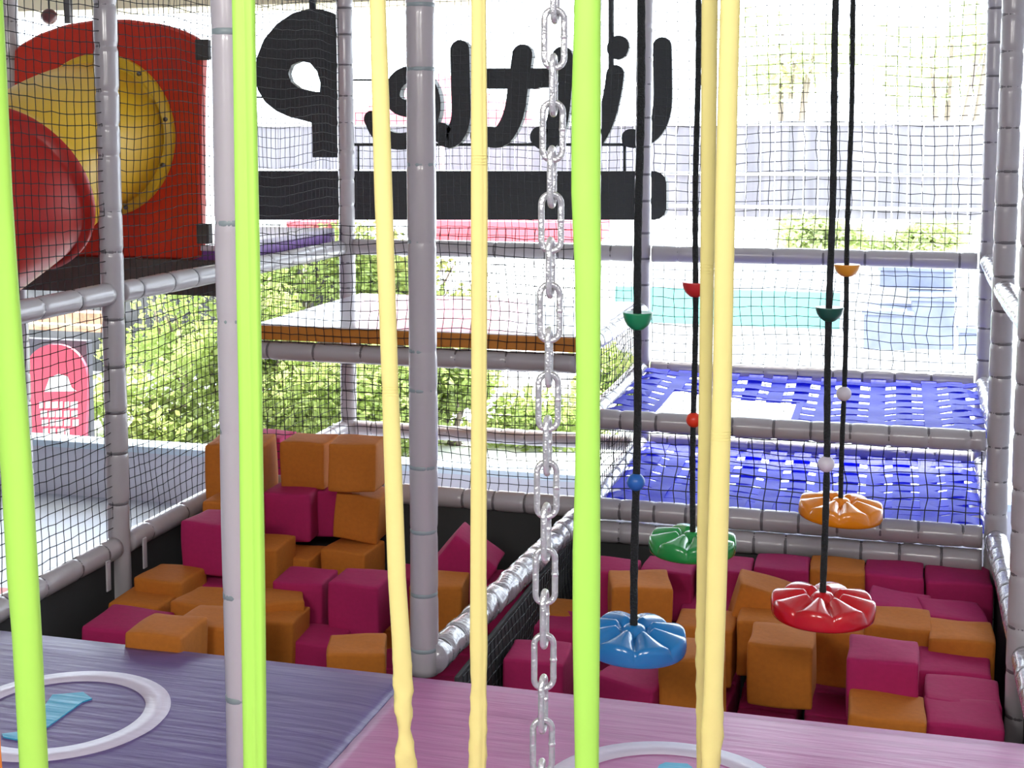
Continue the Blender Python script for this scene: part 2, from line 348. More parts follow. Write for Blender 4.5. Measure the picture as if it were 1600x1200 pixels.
# ------------------------------------------------------------------ mats
def matpad(label, m, x0, x1, y0, y1):
    bm = bmesh.new(); nx, ny = 50, 60; g = {}
    for i in range(nx + 1):
        for j in range(ny + 1):
            x = x0 + (x1 - x0) * i / nx; y = y0 + (y1 - y0) * j / ny
            e = min(i, nx - i, j * 1.0, ny - j) ; z = -0.012 * math.exp(-e / 1.2)
            z += 0.0012 * math.sin(y * 46 + 1.5 * math.sin(x * 2.1)) * math.sin(x * 1.9 + 1)
            g[i, j] = bm.verts.new((x, y, z))
    for i in range(nx):
        for j in range(ny): bm.faces.new((g[i, j], g[i + 1, j], g[i + 1, j + 1], g[i, j + 1]))
    ed = [g[i, 0] for i in range(nx + 1)] + [g[nx, j] for j in range(1, ny + 1)] + [g[i, ny] for i in range(nx - 1, -1, -1)] + [g[0, j] for j in range(ny - 1, 0, -1)]
    lo = [bm.verts.new((v.co.x, v.co.y, -0.06)) for v in ed]; n = len(ed)
    for k in range(n): bm.faces.new((ed[(k + 1) % n], ed[k], lo[k], lo[(k + 1) % n]))
    bm.faces.new(lo[::-1])
    t = thing('floor_mat', label, 'mat', ((x0 + x1) / 2, (y0 + y1) / 2, -0.06))
    obj('pad', bm, m, t)
    return t
def ringmesh(cx, cy, r0, r1, z=0.0035, n=72):
    bm = bmesh.new(); L = []
    for k in range(n):
        a = 2 * PI * k / n
        L.append([bm.verts.new((cx + r * math.cos(a), cy + r * math.sin(a), zz)) for r, zz in ((r0, z - .006), (r0, z), (r1, z), (r1, z - .006))])
    for k in range(n):
        A, B = L[k], L[(k + 1) % n]
        for q in range(3): bm.faces.new((A[q], A[q + 1], B[q + 1], B[q]))
    return bm
def polymesh(pts, z=0.0035, h=.006):
    bm = bmesh.new(); a = [bm.verts.new((p[0], p[1], z)) for p in pts]; b = [bm.verts.new((p[0], p[1], z - h)) for p in pts]
    f = bm.faces.new(a); n = len(a)
    if f.calc_area() and (f.normal_update() or f.normal.z < 0): f.normal_flip()
    for k in range(n): bm.faces.new((a[k], a[(k + 1) % n], b[(k + 1) % n], b[k]))
    bmesh.ops.recalc_face_normals(bm, faces=bm.faces[:])
    return bm
pm = matpad('purple floor mat with a white ring and blue mark', M['purple'], XL + .05, -1.342, 0.4, 3.705)
o = obj('printed_ring', ringmesh(-2.163, 3.172, 0.226, 0.294), M['ring'], pm); o['label'] = 'white printed ring'
pts = [at(x, y, Z=0) for x, y in ((82, 1087), (130, 1083), (144, 1093), (129, 1098), (76, 1136), (32, 1158), (5, 1153), (3, 1148), (30, 1145), (60, 1118))]
o = obj('printed_mark', polymesh(pts), M['ltblue'], pm, smooth=False); o['label'] = 'light blue slanting printed mark'
km = matpad('pink floor mat with a pale ring', M['pinkmat'], -1.338, XR + .03, 0.4, 3.70)
o = obj('printed_ring', ringmesh(-0.485, 3.125, 0.245, 0.313), M['ring'], km); o['label'] = 'pale printed ring'
pts = [at(x, y, Z=0) for x, y in ((1030, 1197), (1040, 1193), (1074, 1195), (1082, 1201), (1060, 1225), (1035, 1240), (1015, 1225))]
o = obj('printed_mark', polymesh(pts), M['ltblue'], km, smooth=False); o['label'] = 'light blue printed mark'
tag(obj('mat_platform', bxm(XL + .05, XR + .03, 0.4, 3.69, ZF, -0.062), M['black'], smooth=False), 'black raised base under the purple and pink mats', 'platform')

# ------------------------------------------------------------------ foam cubes
def cubemesh(s, warp):
    bm = bmesh.new(); bmesh.ops.create_cube(bm, size=s)
    bmesh.ops.bevel(bm, geom=bm.edges[:], offset=s * 0.05, segments=2, affect='EDGES', profile=0.6)
    bmesh.ops.subdivide_edges(bm, edges=[e for e in bm.edges if e.calc_length() > s * .5], cuts=5, use_grid_fill=True)
    sd = [random.uniform(0, 6) for _ in range(6)]
    for v in bm.verts:
        c = v.co / s
        b = (0.25 - c.x ** 2) * (0.25 - c.y ** 2) + (0.25 - c.y ** 2) * (0.25 - c.z ** 2) + (0.25 - c.x ** 2) * (0.25 - c.z ** 2)
        v.co += Vector((math.sin(5 * c.y + sd[0] + 3 * c.z), math.sin(5 * c.z + sd[1] + 3 * c.x), math.sin(5 * c.x + sd[2] + 4 * c.y))) * s * warp
        v.co *= 1 + 0.25 * b
    return bm
def cube(u, v, w_, col, label, z=None, size=0.2, yaw=0, pitch=0, roll=0, group='foam cubes'):
    d = size * F / w_
    if z is not None:
        P = at(u, v, Z=z); d = (P - Vector((0, 0, H))).dot(Vector(fwd)); size = w_ * d / F
    else: P = at(u, v, d=d)
    R = Matrix.Rotation(math.radians(yaw), 3, 'Z') @ Matrix.Rotation(math.radians(pitch), 3, 'X') @ Matrix.Rotation(math.radians(roll), 3, 'Y')
    c = P + R @ Vector((0, size / 2, -size / 2))
    o = obj('foam_cube', cubemesh(size, 0.012), M[col]); o.location = c; o.rotation_euler = R.to_euler()
    tag(o, label, 'foam cube', group)
    return o
G1, G2 = 'foam cubes in the left pit', 'foam cubes in the right pit'
# left pit, the pile at the back
cube(471, 692, 73, 'orange', 'orange foam cube on top of the left pile, left one of the bright pair', group=G1, yaw=2)
cube(549, 695, 76, 'orange', 'orange foam cube on top of the left pile, right one with sunlit side', group=G1, yaw=8)
cube(560, 775, 73, 'orange', 'orange foam cube leaning under the right one of the top pair', group=G1, yaw=4, roll=6, size=.195)
cube(447, 772, 76, 'pink', 'big dark pink foam cube under the orange pair in the left pile', group=G1, yaw=6, size=.205)
cube(505, 768, 73, 'pink', 'magenta foam cube squeezed between pink and leaning orange cubes', group=G1, yaw=4, size=.2)
cube(408, 684, 64, 'pink', 'pink foam cube at the top of the left pile beside the lime strap', group=G1, size=.19)
cube(364, 696, 92, 'orange', 'orange foam cube on the left pile behind the near post', group=G1, yaw=10, size=.25)
cube(318, 818, 82, 'pink', 'tall pink foam cube against the lower left rail', group=G1, yaw=-3)
cube(352, 786, 76, 'orange', 'orange foam cube behind the tall pink cube by the left rail', group=G1, yaw=5)
cube(395, 855, 78, 'orange', 'orange foam cube low behind the near post and lime strap', group=G1)
cube(447, 872, 76, 'orange', 'orange foam cube top in the middle of the left pit below the pink one', group=G1, size=.2)
cube(535, 862, 76, 'orange', 'orange foam cube top below the leaning orange cube', group=G1, yaw=-4)
cube(245, 907, 84, 'orange', 'flat-lying orange foam cube beside the left post foot', group=G1)
cube(320, 916, 82, 'pink', 'small visible corner of a pink foam cube left of the near post', group=G1)
cube(208, 945, 86, 'orange', 'orange foam cube touching the black board in the left pit', group=G1, yaw=3)
cube(304, 945, 88, 'orange', 'orange foam cube left of the near post, upper of two', group=G1, yaw=-3)
cube(178, 985, 108, 'pink', 'pink foam cube at the left, touching the purple mat edge', group=G1, z=-.10, yaw=6, roll=4)
cube(236, 992, 96, 'orange', 'small orange foam cube peeking over the purple mat edge', group=G1, size=.19)
cube(310, 978, 96, 'orange', 'orange foam cube left of the near post, lower of two', group=G1, size=.2)
cube(463, 911, 82, 'pink', 'magenta foam cube behind the two orange ones beside the lime strap', group=G1, yaw=4)
cube(551, 914, 84, 'pink', 'big pink foam cube in the middle of the left pit', group=G1, yaw=1)
cube(436, 942, 80, 'orange', 'orange foam cube beside the lime strap, back one of two', group=G1, yaw=28, size=.19)
cube(415, 972, 86, 'orange', 'orange foam cube beside the lime strap, front one touching the mat', group=G1, yaw=4, size=.2)
cube(556, 1022, 92, 'orange', 'orange foam cube with split seam at the corner of the purple mat', group=G1, yaw=20, size=.19)
cube(600, 983, 60, 'orange', 'orange foam wedge tip behind the split-seam cube', group=G1, yaw=45, size=.15, roll=20)
cube(480, 1005, 86, 'pink', 'low pink foam cube in the gap before the big pink cube', group=G1, size=.2)
cube(679, 917, 84, 'orange', 'orange foam cube right of the thick grey post', group=G1, yaw=8)
cube(745, 862, 84, 'pink', 'pink foam cube standing on its edge before the black board', group=G1, roll=38, yaw=8, size=.21)
cube(778, 915, 80, 'pink', 'magenta foam cube beside the shiny divider rail', group=G1, yaw=4)
cube(640, 905, 78, 'pink', 'pink foam cube between yellow strap and thick grey post', group=G1)
# right pit
cube(1380, 1033, 109, 'pink', 'upright pink foam cube before the pale yellow row in the right pit', z=-.02, group=G2)
cube(1219, 1009, 101, 'orange', 'tall orange foam cube in front, below the red disc seat', z=-.06, group=G2)
cube(1314, 988, 90, 'orange', 'orange foam cube right of the tall one, half under the red seat', z=-.14, group=G2, yaw=-6)
cube(1196, 974, 90, 'orange', 'orange foam cube just behind the tall front one', z=-.12, group=G2)
cube(1082, 1031, 104, 'orange', 'large orange foam cube right of the blue disc seat', z=-.05, group=G2, yaw=8)
cube(1003, 919, 96, 'orange', 'orange foam cube behind the blue seat rope', z=-.035, group=G2, yaw=14)
cube(868, 962, 88, 'orange', 'orange foam cube behind the chain', z=-.20, group=G2)
cube(833, 1034, 96, 'pink', 'pink foam cube beside the dark divider net at the mat edge', z=-.13, group=G2, yaw=4)
cube(870, 984, 90, 'pink', 'magenta foam cube behind the chain, between orange and pink ones', z=-.20, group=G2)
cube(975, 1068, 100, 'pink', 'bright pink foam cube directly below the blue disc seat', z=-.14, group=G2, yaw=-14, roll=4)
cube(950, 893, 78, 'pink', 'dark pink foam cube at the back, left of the first swing rope', z=-.08, group=G2)
cube(1040, 893, 80, 'pink', 'dark pink foam cube at the back under the green seat', z=-.08, group=G2)
cube(1130, 892, 82, 'pink', 'dark pink foam cube at the back behind the yellow strap pair', z=-.085, group=G2)
cube(1219, 890, 84, 'pink', 'dark pink foam cube at the back, left of the orange one', z=-.085, group=G2)
cube(1307, 894, 84, 'orange', 'orange foam cube in the back row under the double rails', z=-.09, group=G2)
cube(1397, 901, 90, 'pink', 'dark pink foam cube in the back row right of the orange one', z=-.11, group=G2)
cube(1499, 911, 100, 'pink', 'dark pink foam cube in the back right corner of the right pit', z=-.12, group=G2)
cube(1397, 950, 94, 'pink', 'magenta foam cube right of the red disc seat', z=-.115, group=G2, yaw=-8, roll=4)
cube(1498, 968, 98, 'pink', 'magenta tilted foam cube below the back corner one', z=-.125, group=G2, yaw=8, roll=5)
cube(1403, 981, 103, 'orange', 'pale orange foam cube right of the red seat, behind the upright pink', z=-.10, group=G2)
cube(1504, 1001, 100, 'orange', 'pale orange foam cube at the right rail', z=-.10, group=G2)
cube(1493, 1052, 110, 'pink', 'magenta foam cube at the right rail, farthest of three', z=-.15, group=G2)
cube(1506, 1098, 114, 'pink', 'magenta foam cube at the right rail, middle of three', z=-.14, group=G2)
cube(1508, 1135, 117, 'pink', 'magenta foam cube at the right rail, nearest of three', z=-.14, group=G2)
cube(1386, 1124, 118, 'orange', 'pale orange foam cube in front, half behind the pink mat edge', z=-.12, group=G2, roll=2)
cube(1200, 925, 88, 'orange', 'tilted orange foam cube behind the red disc seat', z=-.06, group=G2, roll=14, yaw=6)
cube(1106, 955, 88, 'pink', 'magenta foam cube behind the yellow strap pair', z=-.20, group=G2)
cube(1098, 982, 92, 'orange', 'orange foam cube behind the large one, right of the blue seat', z=-.16, group=G2)
cube(1295, 940, 86, 'orange', 'orange foam cube hidden behind the red disc seat', z=-.22, group=G2)
# cubes of the buried lower layer that show in the gaps of the upper ones
LOW = {
 ('left', 4, 3): 'pink foam cube deep in the gap left of the thick post foot, nearest the mat',
 ('left', 4, 4): 'pink foam cube deep behind the slanting yellow strap, left of the thick post',
 ('left', 4, 5): 'pink foam cube deep right of the big pink cube, beside the thick post',
 ('left', 5, 3): 'pink foam cube deep right beside the thick post foot, at the pink mat corner',
 ('left', 5, 4): 'pink foam cube deep between thick post foot and shiny divider rail',
 ('left', 5, 5): 'pink foam cube deep below the orange cube right of the thick post',
 ('left', 5, 6): 'pink foam cube deep beside the shiny rail, behind the second yellow strap',
 ('right', 0, 3): 'pink foam cube deep at the mat edge behind the central lime strap',
 ('right', 0, 4): 'orange foam cube deep behind the central lime strap, second from the mat',
 ('right', 0, 5): 'pink foam cube deep under the left edge of the blue disc seat',
 ('right', 2, 4): 'pink foam cube deep right of the yellow strap pair, at the mat edge',
 ('right', 2, 5): 'pink foam cube deep left of the tall front orange cube',
 ('right', 3, 3): 'pink foam cube deep below the tall front orange cube, at the mat edge',
 ('right', 3, 4): 'pink foam cube deep directly under the tall front orange cube',
 ('right', 3, 5): 'pink foam cube deep at the lower left of the tall front orange cube',
 ('right', 4, 3): 'pink foam cube deep at the mat edge left of the pale orange front cube',
 ('right', 4, 4): 'pink foam cube in the dark gap left of the upright pink cube, lower one',
 ('right', 4, 5): 'pink foam cube in the dark gap left of the upright pink cube, upper one',
 ('right', 6, 4): 'pink foam cube deep beside the lower right rail',
}
for nm, x0, x1 in (('left', XL + .03, XM - .03), ('right', XM + .03, XR)):
    for (q, i, j), lab in LOW.items():
        if q != nm: continue
        o = obj('foam_cube', cubemesh(0.2, 0.01), M['orange' if lab.startswith('orange') else 'pink'])
        o.location = (x0 + (i + .5) * (x1 - x0) / 7, YF + .1 + (j + .5) * (YB - YF - .16) / 8, -0.525)
        o.rotation_euler = (0, 0, random.uniform(-.05, .05))
        tag(o, lab, 'foam cube', 'foam cubes in the %s pit' % nm)

# ------------------------------------------------------------------ stretch straps and chain
def interp(tab, y):
    if y <= tab[0][0]: a, b = tab[0], tab[1]
    elif y >= tab[-1][0]: a, b = tab[-2], tab[-1]
    else:
        for a, b in zip(tab, tab[1:]):
            if a[0] <= y <= b[0]: break
    t = (y - a[0]) / (b[0] - a[0]); return [a[i] + (b[i] - a[i]) * t for i in range(1, len(a))]
def strap(label, m, tab, dist, fold=None, seams=(), wrinkle=(9999, 0), group='stretch fabric straps hanging from above'):
    top = at(0.5 * (interp(tab, 0)[0] + interp(tab, 0)[1]), 0, d=dist)
    cx = top.x; cy = top.y
    ys = list(np.arange(-420, 1660, 10.0)); pts = []; wid = []
    for y in ys:
        yy = min(max(y, tab[0][0]), tab[-1][0] if y < tab[-1][0] else y)
        xl, xr = interp(tab, y) if 0 <= y <= 1200 else interp([tab[0], (1200,) + tuple(interp(tab, 1200))], y)
        if y > 1200: xl, xr = [q + (y - 1200) * 0.0 for q in interp(tab, 1200)]
        p = at((xl + xr) / 2, y, d=dist)
        # keep the strap vertical in the room: same horizontal distance all the way down
        p = at((xl + xr) / 2, y, Y=cy + (p.x - cx) * 0.0)
        dd = (p - Vector((0, 0, H))).dot(Vector(fwd))
        if p.z > 2.80 or p.z < 0.0: continue
        pts.append(p); wid.append(((xr - xl) * dd / F / 2, y))
    sd = [random.uniform(0, 6) for _ in range(8)]; n = 28
    def prof(k, i):
        a = 2 * PI * k / n; W, y = wid[i]; z = pts[i].z
        b = W * 0.62
        q = 1.0
        amp = 0.0
        if y > wrinkle[0]: amp = wrinkle[1] * min(1, (y - wrinkle[0]) / 60)
        if amp:
            tw = math.sin(z * 26 + sd[0]) * 0.5
            b *= 1 - 0.35 * amp * math.sin(z * 40 + sd[1])
            q += amp * (0.16 * abs(math.sin(z * 75 + sd[2] + a)) - .06 + 0.10 * math.sin(z * 170 + sd[3] - 3 * a))
        q += 0.02 * math.sin(z * 12 + sd[4] + 2 * a)
        x_ = W * math.cos(a) * q; y_ = b * math.sin(a) * q
        if fold is not None:
            for f_ in fold:
                g = math.exp(-((x_ / W - f_) / 0.10) ** 2)
                y_ *= 1 - 0.42 * g
        for s_ in seams:
            if abs(y - s_) < 12: x_ *= 0.97 + 0.03 * math.cos((y - s_) * 1.2)
        return x_, y_
    t = thing('stretch_strap', label, 'strap', pts[-1], group)
    bm = bmesh.new(); tube(bm, pts, 1.0, n, uref=rgt, prof=prof); obj('fabric_tube', bm, M[m], t)
    for s_ in seams:
        for q in (-7, -2.5, 2.5, 7):
            i = min(range(len(wid)), key=lambda i: abs(wid[i][1] - s_))
            c = pts[i] + Vector((0, 0, q * dist / F)); W = wid[i][0]
            bm = bmesh.new(); rr = []
            L = [c + Vector(rgt) * W * 1.005 * math.cos(a) + Vector((-rgt[1], rgt[0], 0)) * W * .63 * math.sin(a) for a in np.linspace(0, 2 * PI, 25)]
            tube(bm, L, 0.0004, 5, cap=False); obj('stitching', bm, M['yellow'], t)
    return t
strap('lime green stretch strap at the left edge of the photo, slanting', 'lime', [(0, -46, 4), (300, -32, 19), (600, -8, 40), (750, 3, 51), (900, 11, 60), (1000, 19, 66), (1200, 31, 75)], 1.85)
strap('lime green stretch strap right of the nearest grey post', 'lime', [(0, 362, 399), (300, 367, 404), (600, 372, 410), (900, 376, 414), (1200, 380, 417)], 1.85, fold=(-.15, .42))
strap('lime green stretch strap in the centre, right of the chain', 'lime', [(0, 897, 939), (150, 893, 939), (300, 893, 938), (420, 898, 939), (600, 900, 938), (750, 898, 938), (860, 895, 938), (1000, 895, 937), (1200, 898, 936)], 1.80)
strap('pale yellow stretch strap slanting just left of the thick post', 'yellow', [(0, 577, 603), (300, 585, 613), (600, 596, 623), (900, 606, 634), (1000, 612, 641), (1060, 614, 645), (1110, 617, 644), (1145, 624, 642), (1180, 617, 650), (1200, 619, 650)], 1.95, seams=(607,), wrinkle=(1020, .9))
strap('pale yellow stretch strap between thick post and chain', 'yellow', [(0, 736, 760), (300, 736, 762), (600, 736, 761), (900, 735, 760), (1010, 734, 762), (1080, 736, 760), (1110, 734, 761), (1200, 732, 760)], 1.95, fold=(.55,), seams=(249,), wrinkle=(1030, .6))
strap('thin pale yellow strap, left one of the close pair', 'yellow', [(0, 1096, 1122), (300, 1095, 1118), (600, 1092, 1113), (850, 1089, 1107), (1000, 1087, 1103), (1200, 1089, 1103)], 2.02, seams=(420,), wrinkle=(930, 1.0))
strap('pale yellow strap, right one of the close pair', 'yellow', [(0, 1125, 1157), (300, 1118, 1149), (600, 1113, 1144), (900, 1104, 1136), (1080, 1099, 1130), (1140, 1095, 1131), (1200, 1096, 1124)], 1.92, seams=(685,), wrinkle=(1090, .6))
strap('orange stretch strap barely showing at the bottom left corner', 'orangefab', [(0, -60, -26), (900, -40, -8), (1100, -36, -4), (1200, -30, 3)], 1.70)

ch = at(867, 0, d=1.5); DY = ch.y
def linkmesh():
    bm = bmesh.new(); R = 0.0110; L = 0.0205; pts = []
    for k in range(13): a = -PI / 2 + PI * (k / 12 - 0.0); pts.append(Vector((R * math.cos(PI * k / 12), 0, L + R * math.sin(PI * k / 12))))
    for k in range(13): pts.append(Vector((-R * math.cos(PI * k / 12), 0, -L - R * math.sin(PI * k / 12))))
    pts.append(pts[0].copy()); pts2 = []
    for a, b in zip(pts, pts[1:]): pts2 += [a]
    # a closed loop of rings
    n = 10; m = len(pts2); rings = []
    for i in range(m):
        t = (pts2[(i + 1) % m] - pts2[i - 1]).normalized(); nn = Vector((0, 1, 0)); s = t.cross(nn)
        rings.append([bm.verts.new(pts2[i] + (s * math.cos(2 * PI * k / n) + nn * math.sin(2 * PI * k / n)) * 0.0036) for k in range(n)])
    for i in range(m):
        for k in range(n): bm.faces.new((rings[i][k], rings[i][(k + 1) % n], rings[(i + 1) % m][(k + 1) % n], rings[(i + 1) % m][k]))
    # weld bead on one side
    b = bmesh.ops.create_uvsphere(bm, u_segments=10, v_segments=6, radius=0.0043)['verts']
    bmesh.ops.translate(bm, verts=b, vec=(R, 0, 0.002))
    return bm
chain = thing('hanging_chain', 'galvanised steel chain of oval links hanging left of the central lime strap', 'chain', (at(847, 1200, Y=DY).x, DY, 0.03))
l0 = None; pit = 0.0503
ztop = 2.78; k = 0; z = zat(205, ch.x, DY) + pit * 30
while z > 2.78: z -= pit * 2
idx = 0
while z > 0.05:
    y = YP - 0; 
    # picture row of this height, to follow the slight lean of the chain
    p = np.array([ch.x, DY, z]) - np.array([0, 0, H]); row = YP - F * (p @ upv) / (p @ fwd)
    P = at(867 - 20 * row / 1200, row, Y=DY)
    if l0 is None: l0 = obj('link', linkmesh(), M['steel'], chain); o = l0
    else: o = l0.copy(); C.objects.link(o); o.parent = chain; o.matrix_parent_inverse = l0.matrix_parent_inverse
    o.location = (P.x, DY, z); o.rotation_euler = (0, 0, YAW + (0.08 if idx % 2 == 0 else math.radians(80)) + random.uniform(-.08, .08))
    z -= pit; idx += 1

# ------------------------------------------------------------------ rope swings
def flower(R, petals=8, th=0.042):
    bm = bmesh.new(); nr, na = 22, 192
    def outline(a): return R * (1 - 0.055 * (1 - abs(math.sin(petals * a / 2)) ** 0.6))
    def ztop(r, a):
        s = abs(math.sin(petals * a / 2)); k = r / R
        e = min(1, max(0, (k - .25) / .16)); e = e * e * (3 - 2 * e)
        bulge = (0.030 - 0.016 * k * k) * (s ** 0.75) * e
        ridge = 0.009 * (1 - s) ** 6 * (1 if k > .25 else 0) * min(1, (k - .25) / .1) * -0.3
        hub = 0.026 * math.sqrt(max(0, 1 - (k / .25) ** 4)) if k < .25 else 0
        return bulge + ridge + hub
    rows = []
    for i in range(1, nr + 1):
        k = i / nr; rows.append([bm.verts.new((outline(a) * k * .94 * math.cos(a), outline(a) * k * .94 * math.sin(a), ztop(k * R, a))) for a in [2 * PI * j / na for j in range(na)]])
    for (k, zf) in ((.975, -.004), (1.0, -.013), (1.0, -.03), (.98, -.040), (.93, -.045), (.5, -.045)):
        rows.append([bm.verts.new(((outline(a) if zf > -.02 else R * .985) * k * math.cos(a), (outline(a) if zf > -.02 else R * .985) * k * math.sin(a), zf + (ztop(R * .97, a) * (1 if zf > -.01 else .4 if zf > -.02 else 0)))) for a in [2 * PI * j / na for j in range(na)]])
    c = bm.verts.new((0, 0, .026)); c2 = bm.verts.new((0, 0, -.045))
    for j in range(na):
        bm.faces.new((c, rows[0][j], rows[0][(j + 1) % na])); bm.faces.new((c2, rows[-1][(j + 1) % na], rows[-1][j]))
        for i in range(len(rows) - 1): bm.faces.new((rows[i][j], rows[i + 1][j], rows[i + 1][(j + 1) % na], rows[i][(j + 1) % na]))
    return bm
def lathe(prof, n=32):
    bm = bmesh.new(); rows = [[bm.verts.new((r * math.cos(2 * PI * j / n), r * math.sin(2 * PI * j / n), z)) for j in range(n)] for r, z in prof]
    for A, B in zip(rows, rows[1:]):
        for j in range(n): bm.faces.new((A[j], A[(j + 1) % n], B[(j + 1) % n], B[j]))
    bm.faces.new(rows[0][::-1]); bm.faces.new(rows[-1]); bmesh.ops.recalc_face_normals(bm, faces=bm.faces[:])
    return bm
def swing(label, c, wpx, ropes, step, ball, md, ms, mb, D=0.29, rr=0.0105, rot=0.0, tilt=(0, 0)):
    d = D * F / wpx; Pc = at(c[0], c[1], d=d)
    t = thing('rope_swing', label, 'swing', Pc, 'rope swings with flower disc seats')
    bm = flower(D / 2)
    Rm = Matrix.Translation(Pc) @ Matrix.Rotation(tilt[0], 4, 'X') @ Matrix.Rotation(tilt[1], 4, 'Y') @ Matrix.Rotation(rot, 4, 'Z')
    bmesh.ops.transform(bm, matrix=Rm, verts=bm.verts[:]); obj('disc_seat', bm, M[md], t)
    rt = at(ropes[0], ropes[1], Y=Pc.y)                         # rope at the top edge of the picture
    ax = (rt - Pc); top = Pc + ax * ((2.80 - Pc.z) / ax.z)
    ph = random.uniform(0, 6); N = 90
    pts = []
    for i in range(N + 1):
        s = i / N; q = Pc.lerp(top, s) + Vector((math.sin(s * 19 + ph), math.cos(s * 15 + ph), 0)) * 0.0022; pts.append(q)
    rads = [rr * (1 + 0.07 * math.sin(i * 2.3)) for i in range(N + 1)]
    bm = bmesh.new(); tube(bm, pts, rads, 12); obj('rope', bm, M['rope'], t)
    def onrope(y):
        z = zat(y, Pc.x, Pc.y); return Pc.lerp(top, (z - Pc.z) / (top.z - Pc.z))
    q = onrope(step[0]); R = step[1] * d / F / 2; h = step[2] * d / F
    bm = lathe([(0.012, -h), (R * .45, -h * .93), (R * .72, -h * .72), (R * .90, -h * .42), (R * .985, -h * .12), (R, -h * .02), (R * .985, 0), (R * .90, 0.0), (0.012, -0.002)])
    bmesh.ops.translate(bm, verts=bm.verts[:], vec=q); o = obj('half_dome_step', bm, M[ms], t); o['label'] = ms.replace('gstep', 'green').replace('rstep', 'red').replace('ostep', 'orange').replace('dkgreen', 'dark green') + ' half-dome step on the rope'
    q = onrope(ball[0]); R = ball[1] * d / F / 2
    bm = bmesh.new(); bmesh.ops.create_uvsphere(bm, u_segments=28, v_segments=18, radius=R); bmesh.ops.translate(bm, verts=bm.verts[:], vec=q)
    o = obj('rope_ball', bm, M[mb], t); o['label'] = mb.replace('ball', '') + ' ball threaded on the rope'
    return t
swing('rope swing with a blue flower disc seat, green half-dome step and blue ball', (991, 990), 168, (1002, 0), (488, 46, 27), (753, 28), 'dblue', 'gstep', 'ballblue', tilt=(0, .05), rot=.2)
swing('rope swing with a green flower disc seat, red half-dome step and red ball', (1082, 842), 138, (1091, 0), (441, 40, 23), (656, 24), 'dgreen', 'rstep', 'ballred', rr=.0095, tilt=(0, .0))
swing('rope swing with a red flower disc seat, dark green step and white ball', (1286, 939), 162, (1307, 0), (480, 43, 22), (725, 26), 'dred', 'dkgreen', 'ballwhite', rr=.0092, rot=.25)
swing('rope swing with an orange flower disc seat, orange step and white ball', (1314, 789), 132, (1334, 0), (413, 40, 19), (615, 23), 'dorange', 'ostep', 'ballwhite', rr=.0085, tilt=(0, .06))

# ------------------------------------------------------------------ decks and webbing
t = thing('white_platform', 'white-topped platform with an orange edge behind the straps', 'platform', (-1.9, 6.1, 0.66))
x0, x1, y0, y1 = XL + .11, XM - .02, YB - .07, YC - .05
obj('platform_top', bxm(x0, x1, y0 + .004, y1, 0.715, 0.742, bevel=.008), M['decktop'], t, smooth=False)
o = obj('orange_edge', bxm(x0, x1, y0, y0 + .02, 0.675, 0.738, bevel=.006), M['deckorange'], t, smooth=False)
obj('platform_board', bxm(x0 + .02, x1 - .02, y0 + .022, y1 - .02, 0.675, 0.714), M['deckorange'], t, smooth=False)
t = thing('purple_deck', 'purple-edged deck with a white top behind the red slide panel', 'platform', (-3.45, 6.2, 0.98))
obj('deck_top', bxm(-3.98, XL - .05, YB - .02, YC, 1.06, 1.085, bevel=.006), M['ring'], t, smooth=False)
obj('deck_side', bxm(-3.97, XL - .045, YB - .01, YC - .01, 0.985, 1.059, bevel=.004), M['deckpurple'], t, smooth=False)
obj('front_skirt', bxm(-3.96, XL - .06, YB - .06, YB - .02, 0.86, 1.02, bevel=.004), M['darkgrey'], t, smooth=False)

